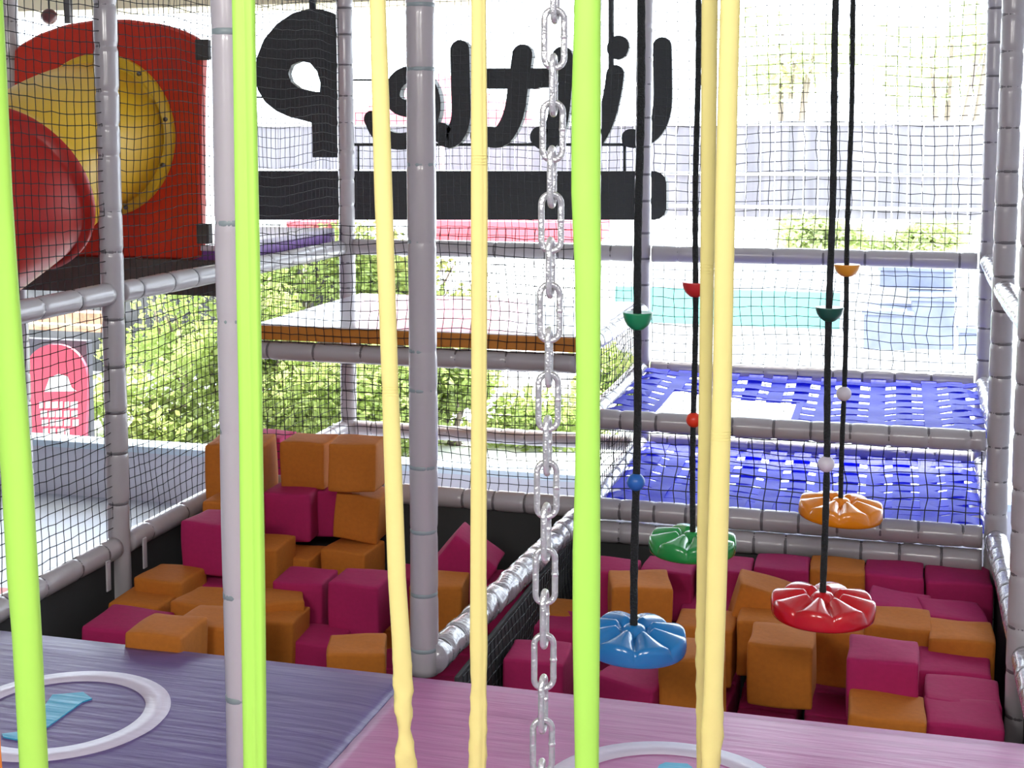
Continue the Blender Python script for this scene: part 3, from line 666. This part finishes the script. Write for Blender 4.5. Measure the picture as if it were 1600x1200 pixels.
def webbing(label, zf, zb, hole=None, cov=.37, covx=.30):
    t = thing('webbing_deck', label, 'web deck', ((XM + XR) / 2, YB, zf), 'blue webbing decks')
    xa, xb, ya, yb = XM + .06, XR - .06, YB + .03, YC - .03
    def zz(x, y):
        s = (x - xa) / (xb - xa); q = (y - ya) / (yb - ya)
        return zf + (zb - zf) * q - 0.055 * math.sin(PI * min(max(s, 0), 1)) * math.sin(PI * min(max(q, 0), 1)) ** .6
    def band(bm, P, wv, th=0.002):
        R = []
        for p in P: R.append([bm.verts.new(p + wv + Vector((0, 0, th))), bm.verts.new(p - wv + Vector((0, 0, th))), bm.verts.new(p - wv - Vector((0, 0, th))), bm.verts.new(p + wv - Vector((0, 0, th)))])
        for A, B in zip(R, R[1:]):
            for k in range(4): bm.faces.new((A[k], A[(k + 1) % 4], B[(k + 1) % 4], B[k]))
    def inhole(x, y): return hole and hole[0] < x < hole[1] and hole[2] < y < hole[3]
    ny = 9; nx = 13
    for j in range(ny):
        y = ya + (j + .5) * (yb - ya) / ny
        segs = [(xa - .05, xb + .05)]
        if hole and hole[2] < y < hole[3]: segs = [(xa - .05, hole[0]), (hole[1], xb + .05)]
        for s0, s1 in segs:
            bm = bmesh.new(); N = max(4, int((s1 - s0) / .03)); P = []
            for i in range(N + 1):
                x = s0 + (s1 - s0) * i / N; e = math.exp(-min(x - xa + .05, xb + .05 - x) / .08)
                P.append(Vector((x, y, zz(x, y) + .004 * math.sin(x * PI / ((xb - xa) / nx)) + 0.012 * e * math.sin(j * 2.1 + x * 40))))
            band(bm, P, Vector((0, (yb - ya) / ny * cov, 0.0)))
            obj('cross_strap', bm, M['weblu'], t, smooth=False)
    for i in range(nx):
        x = xa + (i + .5) * (xb - xa) / nx
        segs = [(ya - .03, yb + .03)]
        if hole and hole[0] < x < hole[1]: segs = [(ya - .03, hole[2]), (hole[3], yb + .03)]
        for s0, s1 in segs:
            bm = bmesh.new(); N = max(3, int((s1 - s0) / .03)); P = [Vector((x, s0 + (s1 - s0) * k / N, zz(x, s0 + (s1 - s0) * k / N) - .004 * math.cos((s0 + (s1 - s0) * k / N) * PI / ((yb - ya) / ny)))) for k in range(N + 1)]
            band(bm, P, Vector(((xb - xa) / nx * covx, 0, 0)))
            obj('long_strap', bm, M['weblu'], t, smooth=False)
    if hole:
        bm = bmesh.new(); h = hole
        band(bm, [Vector((h[0], y, zz(h[0], y) + .005)) for y in np.linspace(h[2] - .02, h[3] + .02, 12)], Vector((.016, 0, 0)))
        band(bm, [Vector((h[1], y, zz(h[1], y) + .005)) for y in np.linspace(h[2] - .02, h[3] + .02, 12)], Vector((.016, 0, 0)))
        band(bm, [Vector((x, h[2], zz(x, h[2]) + .006)) for x in np.linspace(h[0], h[1], 12)], Vector((0, .016, 0)))
        band(bm, [Vector((x, h[3], zz(x, h[3]) + .006)) for x in np.linspace(h[0], h[1], 12)], Vector((0, .016, 0)))
        o = obj('hole_binding', bm, M['weblu'], t, smooth=False)
    return t
a_, b_ = at(1035, 640, Z=.36), at(1245, 640, Z=.36)
webbing('upper woven blue webbing deck with a square opening', 0.385, 0.40, hole=(a_.x - .02, b_.x, 5.74, 6.42))
webbing('lower woven blue webbing deck without an opening', 0.0, 0.02, cov=.43, covx=.35)

# ------------------------------------------------------------------ red slide panel and tube
t = thing('slide_panel', 'red arched slide panel with yellow and red tube slide', 'slide', (-3.45, YB - .03, 1.02))
Yp = YB - 0.03
OUT = [(20, 80), (23, 73), (60, 52), (100, 38), (150, 30), (200, 30), (250, 37), (290, 50), (312, 64), (316, 70), (313, 160), (313, 280), (313, 400), (308, 407), (200, 404), (110, 402), (60, 398), (22, 392), (18, 385), (20, 200)]
OP = [at(x, y, Y=Yp) for x, y in OUT]
cc = at(160, 212, Y=Yp); rim = 0.372
def ray_hit(c, a, poly):
    dx, dz = math.cos(a), math.sin(a); best = None
    for p, q in zip(poly, poly[1:] + poly[:1]):
        ex, ez = q.x - p.x, q.z - p.z; den = dx * ez - dz * ex
        if abs(den) < 1e-9: continue
        s = ((p.x - c.x) * ez - (p.z - c.z) * ex) / den; u = ((p.x - c.x) * dz - (p.z - c.z) * dx) / den
        if s > 0 and -1e-6 <= u <= 1 + 1e-6: best = s if best is None else max(best, s)
    return best
bm = bmesh.new(); n = 96; rings = [[], [], [], [], []]
for k in range(n):
    a = 2 * PI * k / n; R = ray_hit(cc, a, OP) or .4; ca, sa = math.cos(a), math.sin(a)
    for i, (r, y) in enumerate(((min(rim - .03, R * .9), Yp + .0), (R - .012, Yp - .0), (R, Yp + .014), (R, Yp + .05), (min(rim - .03, R * .9), Yp + .05))):
        rings[i].append(bm.verts.new((cc.x + r * ca, y, cc.z + r * sa)))
for i in range(4):
    for k in range(n): bm.faces.new((rings[i][k], rings[i][(k + 1) % n], rings[i + 1][(k + 1) % n], rings[i + 1][k]))
for k in range(n): bm.faces.new((rings[4][k], rings[4][(k + 1) % n], rings[0][(k + 1) % n], rings[0][k]))
bmesh.ops.recalc_face_normals(bm, faces=bm.faces[:])
o = obj('panel', bm, M['redplast'], t)
for p in o.data.polygons: p.use_smooth = False
# yellow entry: flange ring then a skewed tube towards the left and the viewer
c1 = at(22, 292, d=5.55)
def loft(name, cs, m, parent, n=64):
    bm = bmesh.new(); R = []
    for (c, nrm, r) in cs:
        nrm = Vector(nrm).normalized(); u = nrm.cross(Vector((0, 0, 1))).normalized(); v = u.cross(nrm).normalized()
        R.append([bm.verts.new(Vector(c) + u * r * math.cos(2 * PI * k / n) + v * r * math.sin(2 * PI * k / n)) for k in range(n)])
    for A, B in zip(R, R[1:]):
        for k in range(n): bm.faces.new((A[k], A[(k + 1) % n], B[(k + 1) % n], B[k]))
    bmesh.ops.recalc_face_normals(bm, faces=bm.faces[:]); o = obj(name, bm, m, parent); return o
f0 = Vector((cc.x, Yp, cc.z)); n0 = Vector((0, -1, 0)); n1 = Vector((0.0, -0.90, -0.42)).normalized()
seq = [(f0 + n0 * .0, n0, rim), (f0 + n0 * .02, n0, rim), (f0 + n0 * .03, n0, rim - .008), (f0 + n0 * .03, n0, rim - .038), (f0 + n0 * .034, n0, rim - .042)]
c1 = Vector(c1)
def bez(p0, p1, p2, p3, s): return p0 * (1 - s) ** 3 + p1 * 3 * s * (1 - s) ** 2 + p2 * 3 * s * s * (1 - s) + p3 * s ** 3
for s in np.linspace(0.03, 1, 14):
    c = bez(f0, f0 + n0 * .22, c1 - n1 * .22, c1, s); nn = n0.lerp(n1, s)
    seq.append((c, nn, rim - .042 + .0 * s))
seq += [(c1, n1, rim - .012), (c1 + n1 * .015, n1, rim - .012)]
loft('yellow_tube', seq, M['yelplast'], t)['label'] = 'yellow entry tube with round flange'
c2 = Vector(at(-300, 560, d=5.3)); n2 = Vector((-.75, -0.05, -.75)).normalized()
seq = [(c1 + n1 * .016, n1, rim - .006), (c1 + n1 * .05, n1, rim - .006), (c1 + n1 * .06, n1, rim - .035)]
for s in np.linspace(0.08, 1, 16):
    seq.append((bez(c1, c1 + n1 * .22, c2 - n2 * .45, c2, s), n1.lerp(n2, s), rim - .035))
seq.append((c2 + n2 * 1.0, n2, rim - .035))
loft('red_tube', seq, M['redtube'], t)['label'] = 'red tube bending down to the left'
for a in (12, 52, -22, -68, 84, 118):
    q = f0 + n0 * .035 + Vector((math.cos(math.radians(a)) * (rim - .022), 0, math.sin(math.radians(a)) * (rim - .022)))
    bm = bmesh.new(); tube(bm, [q - n0 * .01, q + n0 * .004], .010, 8); obj('bolt', bm, M['bolt'], t)
for nm, u, v in (('upper', 311, 78), ('lower', 313, 365)):
    q = at(u, v, Y=Yp); obj('bracket', bxm(q.x - .012, q.x + .05, Yp - .015, Yp + .02, q.z - .045, q.z + .045, bevel=.004), M['darkgrey'], t, smooth=False)

# ------------------------------------------------------------------ the hanging letter sign (seen from behind, so it reads mirrored)
YS = 7.6; TH = 0.05
def S(x, y): p = at(x, y, Y=YS); return (p.x, p.z)
sg = thing('hanging_sign', 'big black letter sign Little P seen mirrored from behind, on a thick bar', 'sign', (-2.4, YS, 1.1))
def px2m(x): return x * 7.75 / F
def stroke_poly(bm, pts, w0, cap=10, dy=0.0):
    """flat rounded stroke extruded by TH"""
    P = [Vector(S(*p)) for p in pts]; Q = []
    for i in range(len(P) - 1):
        for s in np.linspace(0, 1, 5)[:-1]:
            p0 = P[max(i - 1, 0)]; p1 = P[i]; p2 = P[i + 1]; p3 = P[min(i + 2, len(P) - 1)]
            Q.append(0.5 * ((2 * p1) + (p2 - p0) * s + (2 * p0 - 5 * p1 + 4 * p2 - p3) * s * s + (3 * p1 - p0 - 3 * p2 + p3) * s ** 3))
    Q.append(P[-1]); r = px2m(w0) / 2; L, R_ = [], []
    T = [(Q[min(i + 1, len(Q) - 1)] - Q[max(i - 1, 0)]).normalized() for i in range(len(Q))]
    for q, t_ in zip(Q, T):
        nn = Vector((-t_.y, t_.x)); L.append(q + nn * r); R_.append(q - nn * r)
    def layer(y, sh):
        lv = [bm.verts.new((p.x, y, p.y)) for p in L]; rv = [bm.verts.new((p.x, y, p.y)) for p in R_]
        a0 = math.atan2((L[0] - Q[0]).y, (L[0] - Q[0]).x); c0 = [bm.verts.new((Q[0].x + r * math.cos(a0 + PI * k / cap), y, Q[0].y + r * math.sin(a0 + PI * k / cap))) for k in range(1, cap)]
        a1 = math.atan2((R_[-1] - Q[-1]).y, (R_[-1] - Q[-1]).x); c1_ = [bm.verts.new((Q[-1].x + r * math.cos(a1 + PI * k / cap), y, Q[-1].y + r * math.sin(a1 + PI * k / cap))) for k in range(1, cap)]
        return lv, rv, c0, c1_
    A = layer(YS - TH / 2 - dy, 0); B = layer(YS + TH / 2 + dy, 0)
    for (lv, rv, c0, c1_) in (A, B):
        for i in range(len(lv) - 1): bm.faces.new((lv[i], lv[i + 1], rv[i + 1], rv[i]))
        bm.faces.new([lv[0]] + c0 + [rv[0]]); bm.faces.new([rv[-1]] + c1_ + [lv[-1]])
    def loop(X): lv, rv, c0, c1_ = X; return lv[::-1] + c0 + rv + c1_
    la, lb = loop(A), loop(B)
    for k in range(len(la)): bm.faces.new((la[k], la[(k + 1) % len(la)], lb[(k + 1) % len(la)], lb[k]))
LD = [0.0]
def letter(lab, strokes):
    bm = bmesh.new(); LD[0] += 0.004
    for qi, (pts, w_) in enumerate(strokes): stroke_poly(bm, pts, w_, dy=LD[0] - .002 * qi - .012)
    bmesh.ops.recalc_face_normals(bm, faces=bm.faces[:])
    o = obj('letter', bm, M['sign'], sg, smooth=False); o['label'] = lab
letter('mirrored black letter L', [([(1035, 73), (1036, 120), (1035, 170), (1024, 200), (1003, 216), (986, 216)], 29)])
letter('mirrored black letter i', [([(967, 73), (966, 76)], 34), ([(962, 116), (957, 150), (946, 190), (930, 218), (915, 216)], 28)])
letter('mirrored black letter t beside the i', [([(880, 90), (878, 140), (872, 190), (858, 218), (846, 214)], 34), ([(835, 122), (900, 122)], 30)])
letter('mirrored black letter t beside the l', [([(818, 86), (812, 130), (804, 180), (786, 212), (764, 214), (752, 212)], 33), ([(762, 123), (838, 123)], 32)])
letter('mirrored black letter l', [([(721, 79), (722, 130), (723, 180), (716, 205), (704, 216), (692, 207)], 32)])
letter('mirrored black letter e', [([(584, 186), (596, 208), (618, 220), (645, 218), (668, 200), (679, 170), (674, 140), (655, 120), (634, 119), (620, 132), (616, 152), (626, 166), (650, 172), (672, 172)], 27)])
# the P: blob with a drop shaped hole, and its stem
def resample(P, n):
    P = [Vector(p) for p in P]; P.append(P[0]); d = [0]
    for a, b in zip(P, P[1:]): d.append(d[-1] + (b - a).length)
    out = []
    for k in range(n):
        s = d[-1] * k / n; i = max(j for j in range(len(d)) if d[j] <= s + 1e-9); i = min(i, len(P) - 2)
        out.append(P[i].lerp(P[i + 1], (s - d[i]) / max(d[i + 1] - d[i], 1e-9)))
    return out
hole = [(453, 115), (458, 102), (472, 96), (487, 99), (498, 112), (503, 130), (502, 144), (490, 143), (470, 138), (457, 128)]
outer = [(401, 115), (404, 90), (415, 62), (435, 38), (460, 21), (485, 14), (505, 15), (525, 22), (531, 34), (532, 90), (532, 150), (530, 193), (500, 193), (490, 192), (475, 188), (455, 183), (435, 174), (417, 160), (405, 140)]
hp = [Vector(S(*p)) for p in hole]; op_ = [Vector(S(*p)) for p in outer]; hc = Vector(S(478, 118)); n = 72
def star(c, poly, a):
    best = 0
    for p, q in zip(poly, poly[1:] + poly[:1]):
        e = q - p; den = math.cos(a) * e.y - math.sin(a) * e.x
        if abs(den) < 1e-9: continue
        s = ((p.x - c.x) * e.y - (p.y - c.y) * e.x) / den; u = ((p.x - c.x) * math.sin(a) - (p.y - c.y) * math.cos(a)) / den
        if s > 0 and -1e-6 <= u <= 1 + 1e-6: best = max(best, s)
    return best
bm = bmesh.new(); G = [[], [], [], []]
for k in range(n):
    a = 2 * PI * k / n; ri, ro = star(hc, hp, a), star(hc, op_, a)
    for i, (r, y) in enumerate(((ri, -TH / 2), (ro, -TH / 2), (ro, TH / 2), (ri, TH / 2))):
        G[i].append(bm.verts.new((hc.x + r * math.cos(a), YS + y, hc.y + r * math.sin(a))))
for i in range(4):
    for k in range(n): bm.faces.new((G[i][k], G[i][(k + 1) % n], G[(i + 1) % 4][(k + 1) % n], G[(i + 1) % 4][k]))
a, b = S(490, 185), S(532, 246)
v_ = box(bm, a[0], b[0], YS - TH / 2 + .001, YS + TH / 2 - .001, b[1], a[1])
bmesh.ops.recalc_face_normals(bm, faces=bm.faces[:])
obj('letter', bm, M['sign'], sg, smooth=False)['label'] = 'mirrored black capital letter P with a round hole'
pts = [(395, 267), (1026, 267), (1034, 270), (1040, 276), (1043, 285), (1043, 326), (1040, 334), (1034, 340), (1025, 343), (395, 343)]
bm = bmesh.new(); A = [bm.verts.new((S(*p)[0], YS - .04, S(*p)[1])) for p in pts]; B = [bm.verts.new((S(*p)[0], YS + .04, S(*p)[1])) for p in pts]
bm.faces.new(A); bm.faces.new(B[::-1])
for k in range(len(A)): bm.faces.new((A[k], A[(k + 1) % len(A)], B[(k + 1) % len(A)], B[k]))
bmesh.ops.recalc_face_normals(bm, faces=bm.faces[:])
obj('sign_bar', bm, M['sign'], sg, smooth=False)
def rod(p, q, w_, nm='rod', dy=0.0):
    bm = bmesh.new(); a, b = S(*p), S(*q); tube(bm, [(a[0], YS + dy, a[1]), (b[0], YS + dy, b[1])], px2m(w_) / 2, 8); obj(nm, bm, M['sign'], sg)
rod((489, 25), (485, -150), 12); rod((955, 140), (955, -170), 9, dy=.0); rod((400, 152), (420, 152), 3); rod((535, 125), (640, 125), 3); rod((510, 226), (1000, 226), 5); rod((976, 226), (976, 270), 5)
rod((560, 226), (560, 270), 4)
bm = bmesh.new(); p = at(77, 26, Y=7.9); bmesh.ops.create_uvsphere(bm, u_segments=24, v_segments=16, radius=.051); bmesh.ops.translate(bm, verts=bm.verts[:], vec=p)
tg = thing('hanging_globe', 'small dark red globe hanging above the red slide panel', 'lamp', p)
obj('globe', bm, M['globe'], tg); bm = bmesh.new(); tube(bm, [p + Vector((0, 0, .045)), (p.x, p.y, 2.85)], .006, 8); obj('cord', bm, M['rope'], tg)
p = at(107, 22, Y=7.9); tag(obj('hanging_bracket', bxm(p.x - .02, p.x + .02, p.y - .02, p.y + .02, p.z - .06, 2.85, bevel=.004), M['darkgrey'], smooth=False), 'dark square bracket beside the small dark globe', 'bracket')

# ------------------------------------------------------------------ outdoors
def leaves(bm, c, r, n, s):
    for _ in range(n):
        v = Vector((random.gauss(0, 1), random.gauss(0, 1), random.gauss(0, 1))).normalized() * random.random() ** .4
        p = Vector(c) + Vector((v.x * r[0], v.y * r[1], v.z * r[2])); q = s * random.uniform(.6, 1.4)
        a = Vector((random.gauss(0, 1), random.gauss(0, 1), random.gauss(0, .6))).normalized(); b = a.cross(Vector((random.gauss(0, 1), random.gauss(0, 1), random.gauss(0, 1)))).normalized()
        vs = [bm.verts.new(p + a * q), bm.verts.new(p + b * q * .5 + a * q * .2), bm.verts.new(p - a * q * .7), bm.verts.new(p - b * q * .5 + a * q * .2)]
        bm.faces.new(vs)
def bush(label, c, r, n, s, m='leaf', stem=True, name='leafy_bush', cat='bush', group=None, clumps=7, trunk_r=.03):
    t = thing(name, label, cat, (c[0], c[1], ZF - .05), group)
    bm = bmesh.new()
    for _ in range(clumps):
        o_ = Vector((random.uniform(-1, 1) * r[0] * .6, random.uniform(-1, 1) * r[1] * .6, random.uniform(-1, 1) * r[2] * .6))
        leaves(bm, Vector(c) + o_, (r[0] * .55, r[1] * .55, r[2] * .5), n // clumps, s)
    obj('foliage', bm, M[m], t, smooth=False)
    bm = bmesh.new()
    for k in range(4):
        e = Vector(c) + Vector((random.uniform(-.5, .5) * r[0], random.uniform(-.5, .5) * r[1], random.uniform(0, .5) * r[2])); b0 = Vector((c[0] + random.uniform(-.05, .05), c[1], ZF - .05))
        tube(bm, [b0, b0.lerp(e, .4) + Vector((random.uniform(-.1, .1), 0, .1)), e], [trunk_r, trunk_r * .7, trunk_r * .25], 7)
    obj('stem', bm, M['bark'], t)
def atY(x, y, Y): p = at(x, y, Y=Y); return p
BG = 'bushes outside the window'
for lab, (x, y, Y, rx, rz, n) in {
    'leafy bush outside, right beside the round-topped red board': (235, 640, 10.3, .75, .32, 2200),
    'leafy bush outside, behind the near grey post': (350, 560, 10.8, .75, .7, 3400),
    'bright leafy bush outside, left of the corner post': (455, 600, 10.6, .7, .7, 3600),
    'bright leafy bush outside, right of the corner post': (590, 610, 10.4, .7, .62, 3600),
    'bright leafy bush outside, behind the thick grey post': (710, 640, 10.6, .65, .55, 3200),
    'pale leafy bush outside, behind the chain': (850, 650, 11.0, .65, .5, 2800),
    'low leafy bush outside, by the slim back post': (965, 600, 12.0, .5, .4, 1500),
    'tall leafy shrub outside, above the purple deck edge': (470, 440, 12.2, .9, .7, 3000),
    'tall leafy shrub outside, behind the white platform': (640, 450, 12.5, 1.0, .6, 3000),
    'dark-stemmed shrub outside, behind the left net': (285, 500, 12.0, .8, .55, 1800)}.items():
    p = atY(x, y, Y); bush(lab, p, (rx, .5, rz), n, .045, group=BG)
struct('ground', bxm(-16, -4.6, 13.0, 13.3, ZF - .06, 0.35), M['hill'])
for lab, (x, y, Y, rx, rz, n) in {
    'green hedge outside, low right behind the high back rail': (1285, 368, 15.2, .62, .24, 2200),
    'green hedge outside, at the right end under the planks': (1430, 372, 15.2, .55, .24, 2000)}.items():
    p = atY(x, y, Y); bush(lab, p, (rx, .25, rz), n, .05, m='leafy', group='hedges below the plank fence', name='hedge', cat='hedge')
for lab, (x, y, Y, r, n) in {
    'pale sunlit tree above the fence, left of the swing ropes': (1230, 90, 22, 1.1, 900),
    'pale sunlit tree above the fence, right corner': (1480, 90, 23, 1.3, 1100)}.items():
    p = atY(x, y, Y); bush(lab, p, (r, 1, r * .8), n, .10, m='leafy', name='tree', cat='tree', group='trees beyond the fence', trunk_r=.10)
def plankwall(label, x0, x1, y0, y1, Y, m='fence'):
    a, b = at(x0, y0, Y=Y), at(x1, y1, Y=Y); bm = bmesh.new(); n = max(2, int((b.x - a.x) / .16)); wd = (b.x - a.x) / n
    t = thing('plank_fence', label, 'fence', ((a.x + b.x) / 2, Y, ZF - .05))
    for i in range(n): box(bm, a.x + i * wd + .006, a.x + (i + 1) * wd - .006, Y - .012 - .006 * (i % 2), Y + .015, b.z, a.z + .0)
    obj('planks', bm, M[m], t, smooth=False)
    bm = bmesh.new()
    for zz_ in (a.z - .03, (a.z + b.z) / 2 - .05, b.z + .12): box(bm, a.x, b.x, Y - .05, Y - .02, zz_ - .02, zz_ + .02)
    obj('rail', bm, M['white'], t, smooth=False)
    k = max(2, int((b.x - a.x) / 2.2))
    for i in range(k + 1):
        x = a.x + (b.x - a.x) * i / k; obj('fence_post', bxm(x - .05, x + .05, Y + .02, Y + .1, ZF - .05, a.z + .25), M['white'], t, smooth=False)
plankwall('long pale grey plank fence outside, behind the sign and swings', 380, 1560, 192, 345, 16.0)
a, b = at(905, 385, Y=14.5), at(1545, 545, Y=14.5)
tag(obj('garden_wall', bxm(a.x, b.x, 14.5, 14.65, ZF - .05, a.z, bevel=.01), M['white'], smooth=False), 'white garden wall outside under the plank fence', 'wall')
a, b = at(958, 449, Y=14.3), at(1311, 517, Y=14.3)
tag(obj('teal_sheet', bxm(a.x, b.x, 14.40, 14.44, b.z, a.z, bevel=.008), M['teal'], smooth=False), 'teal sheet fixed to the white garden wall outside', 'banner')
def bx_px(x0, y0, x1, y1, Y, dp): a, b = at(x0, y0, Y=Y), at(x1, y1, Y=Y); return (a.x, b.x, Y, Y + dp, b.z, a.z)
def crate(lab, x0, y0, x1, y1, Y, dp):
    q = bx_px(x0, y0, x1, y1, Y, dp); t = thing('storage_box', lab, 'box', ((q[0] + q[1]) / 2, Y, q[4]))
    bm = bxm(*q, bevel=.02); obj('box_body', bm, M['crate'], t, smooth=False)
    obj('lid', bxm(q[0] - .02, q[1] + .02, q[2] - .02, q[3] + .02, q[5], q[5] + .05, bevel=.012), M['crate'], t, smooth=False)
crate('blue-grey garden box outside, tall one at the right', 1425, 470, 1490, 548, 13.6, .6)
crate('blue-grey garden box outside, lower left one beside the tall box', 1350, 492, 1424, 549, 13.6, .6)
crate('long low blue-grey garden box outside, at the foot of the white wall', 1500, 520, 1532, 556, 13.0, .3)
crate('dark blue-grey box outside standing high on the white wall', 1375, 423, 1490, 452, 14.1, .3)
# round-topped red sign board outside with illegible white lettering, on a grey board
Yq = 9.3
def T(x, y): p = at(x, y, Y=Yq); return p
rs = thing('round_top_sign', 'round-topped red board with white marks outside the left net', 'sign', (T(87, 700).x, Yq, T(87, 700).z))
pts = [T(38, 690)] + [T(87 + 49 * math.cos(a) - (3 if math.cos(a) < 0 else 0), 592 - 54 * math.sin(a)) for a in np.linspace(PI, 0, 24)] + [T(136, 620), T(133, 700), T(45, 700)]
def slab(pts, y, th):
    bm = bmesh.new(); A = [bm.verts.new((p.x, y, p.z)) for p in pts]; B = [bm.verts.new((p.x, y + th, p.z)) for p in pts]
    bm.faces.new(A); bm.faces.new(B[::-1])
    for k in range(len(A)): bm.faces.new((A[k], A[(k + 1) % len(A)], B[(k + 1) % len(A)], B[k]))
    bmesh.ops.recalc_face_normals(bm, faces=bm.faces[:]); return bm
obj('board', slab(pts, Yq, .03), M['signred'], rs, smooth=False)
obj('emblem', slab([T(*p) for p in ((70, 612), (78, 590), (92, 584), (106, 588), (112, 605), (120, 611))], Yq - .006, .006), M['white'], rs, smooth=False)['label'] = 'white domed emblem'
random.seed(3)
for r_ in range(5):
    x = 62 + 2 * r_; yy = 628 + r_ * 14
    while x < 120 - r_ * 3:
        ww = random.uniform(5, 11); obj('white_mark', slab([T(x, yy), T(x + ww, yy - 1), T(x + ww, yy + 9), T(x, yy + 10)], Yq - .006, .006), M['white'], rs, smooth=False); x += ww + random.uniform(2, 4)
tag(obj('sign_backing', bxm(*bx_px(-160, 520, 140, 700, 9.6, .08)), M['boardgrey'], smooth=False), 'dark grey board wall behind the red round-topped board', 'wall')
tag(obj('brick_kerb', bxm(*bx_px(-160, 478, 170, 520, 11.5, .2)), M['rust'], smooth=False), 'rust brick wall top beyond the grey board wall', 'wall')
tag(obj('cream_coping', bxm(*bx_px(-160, 497, 150, 514, 9.75, .1)), M['cream'], smooth=False), 'cream coping above the dark grey board wall', 'coping')
# red umbrella canopy and red awnings, overexposure put into their paler cloth colour
u = at(690, 130, Y=14.0); uu = thing('garden_umbrella', 'red garden umbrella outside with overexposure put into its cloth colour, behind the sign letters', 'umbrella', (u.x, u.y, ZF - .05))
bm = bmesh.new(); n = 8; apex = bm.verts.new((u.x, u.y, u.z + .12)); R1 = [bm.verts.new((u.x + 1.0 * math.cos(2 * PI * k / n), u.y + 1.0 * math.sin(2 * PI * k / n), u.z - .32)) for k in range(n)]; R2 = [bm.verts.new((v.co.x, v.co.y, v.co.z - .12)) for v in R1]
for k in range(n): bm.faces.new((apex, R1[k], R1[(k + 1) % n])); bm.faces.new((R1[k], R2[k], R2[(k + 1) % n], R1[(k + 1) % n]))
obj('canopy', bm, M['awning'], uu, smooth=False); bm = bmesh.new(); tube(bm, [(u.x, u.y, ZF - .05), (u.x, u.y, u.z + .1)], .025, 10); obj('pole', bm, M['white'], uu)
for lab, q in {'red awning strip outside, just below the sign bar': (640, 336, 935, 372), 'short red awning strip outside, left of the corner post': (448, 338, 525, 372)}.items():
    k = bx_px(*q, 12.4, .5); bm = bmesh.new(); v_ = box(bm, *k)
    for v in bm.verts:
        if v.co.y < 12.6: v.co.z -= .05
    t = thing('awning', lab, 'awning', (k[0], 12.4, ZF - .05), 'red awnings outside'); obj('cloth', bm, M['awning'], t, smooth=False)
    for x in (k[0] + .05, k[1] - .05): bm = bmesh.new(); tube(bm, [(x, 12.7, ZF - .05), (x, 12.7, k[4] + .02)], .02, 8); obj('pole', bm, M['white'], t)
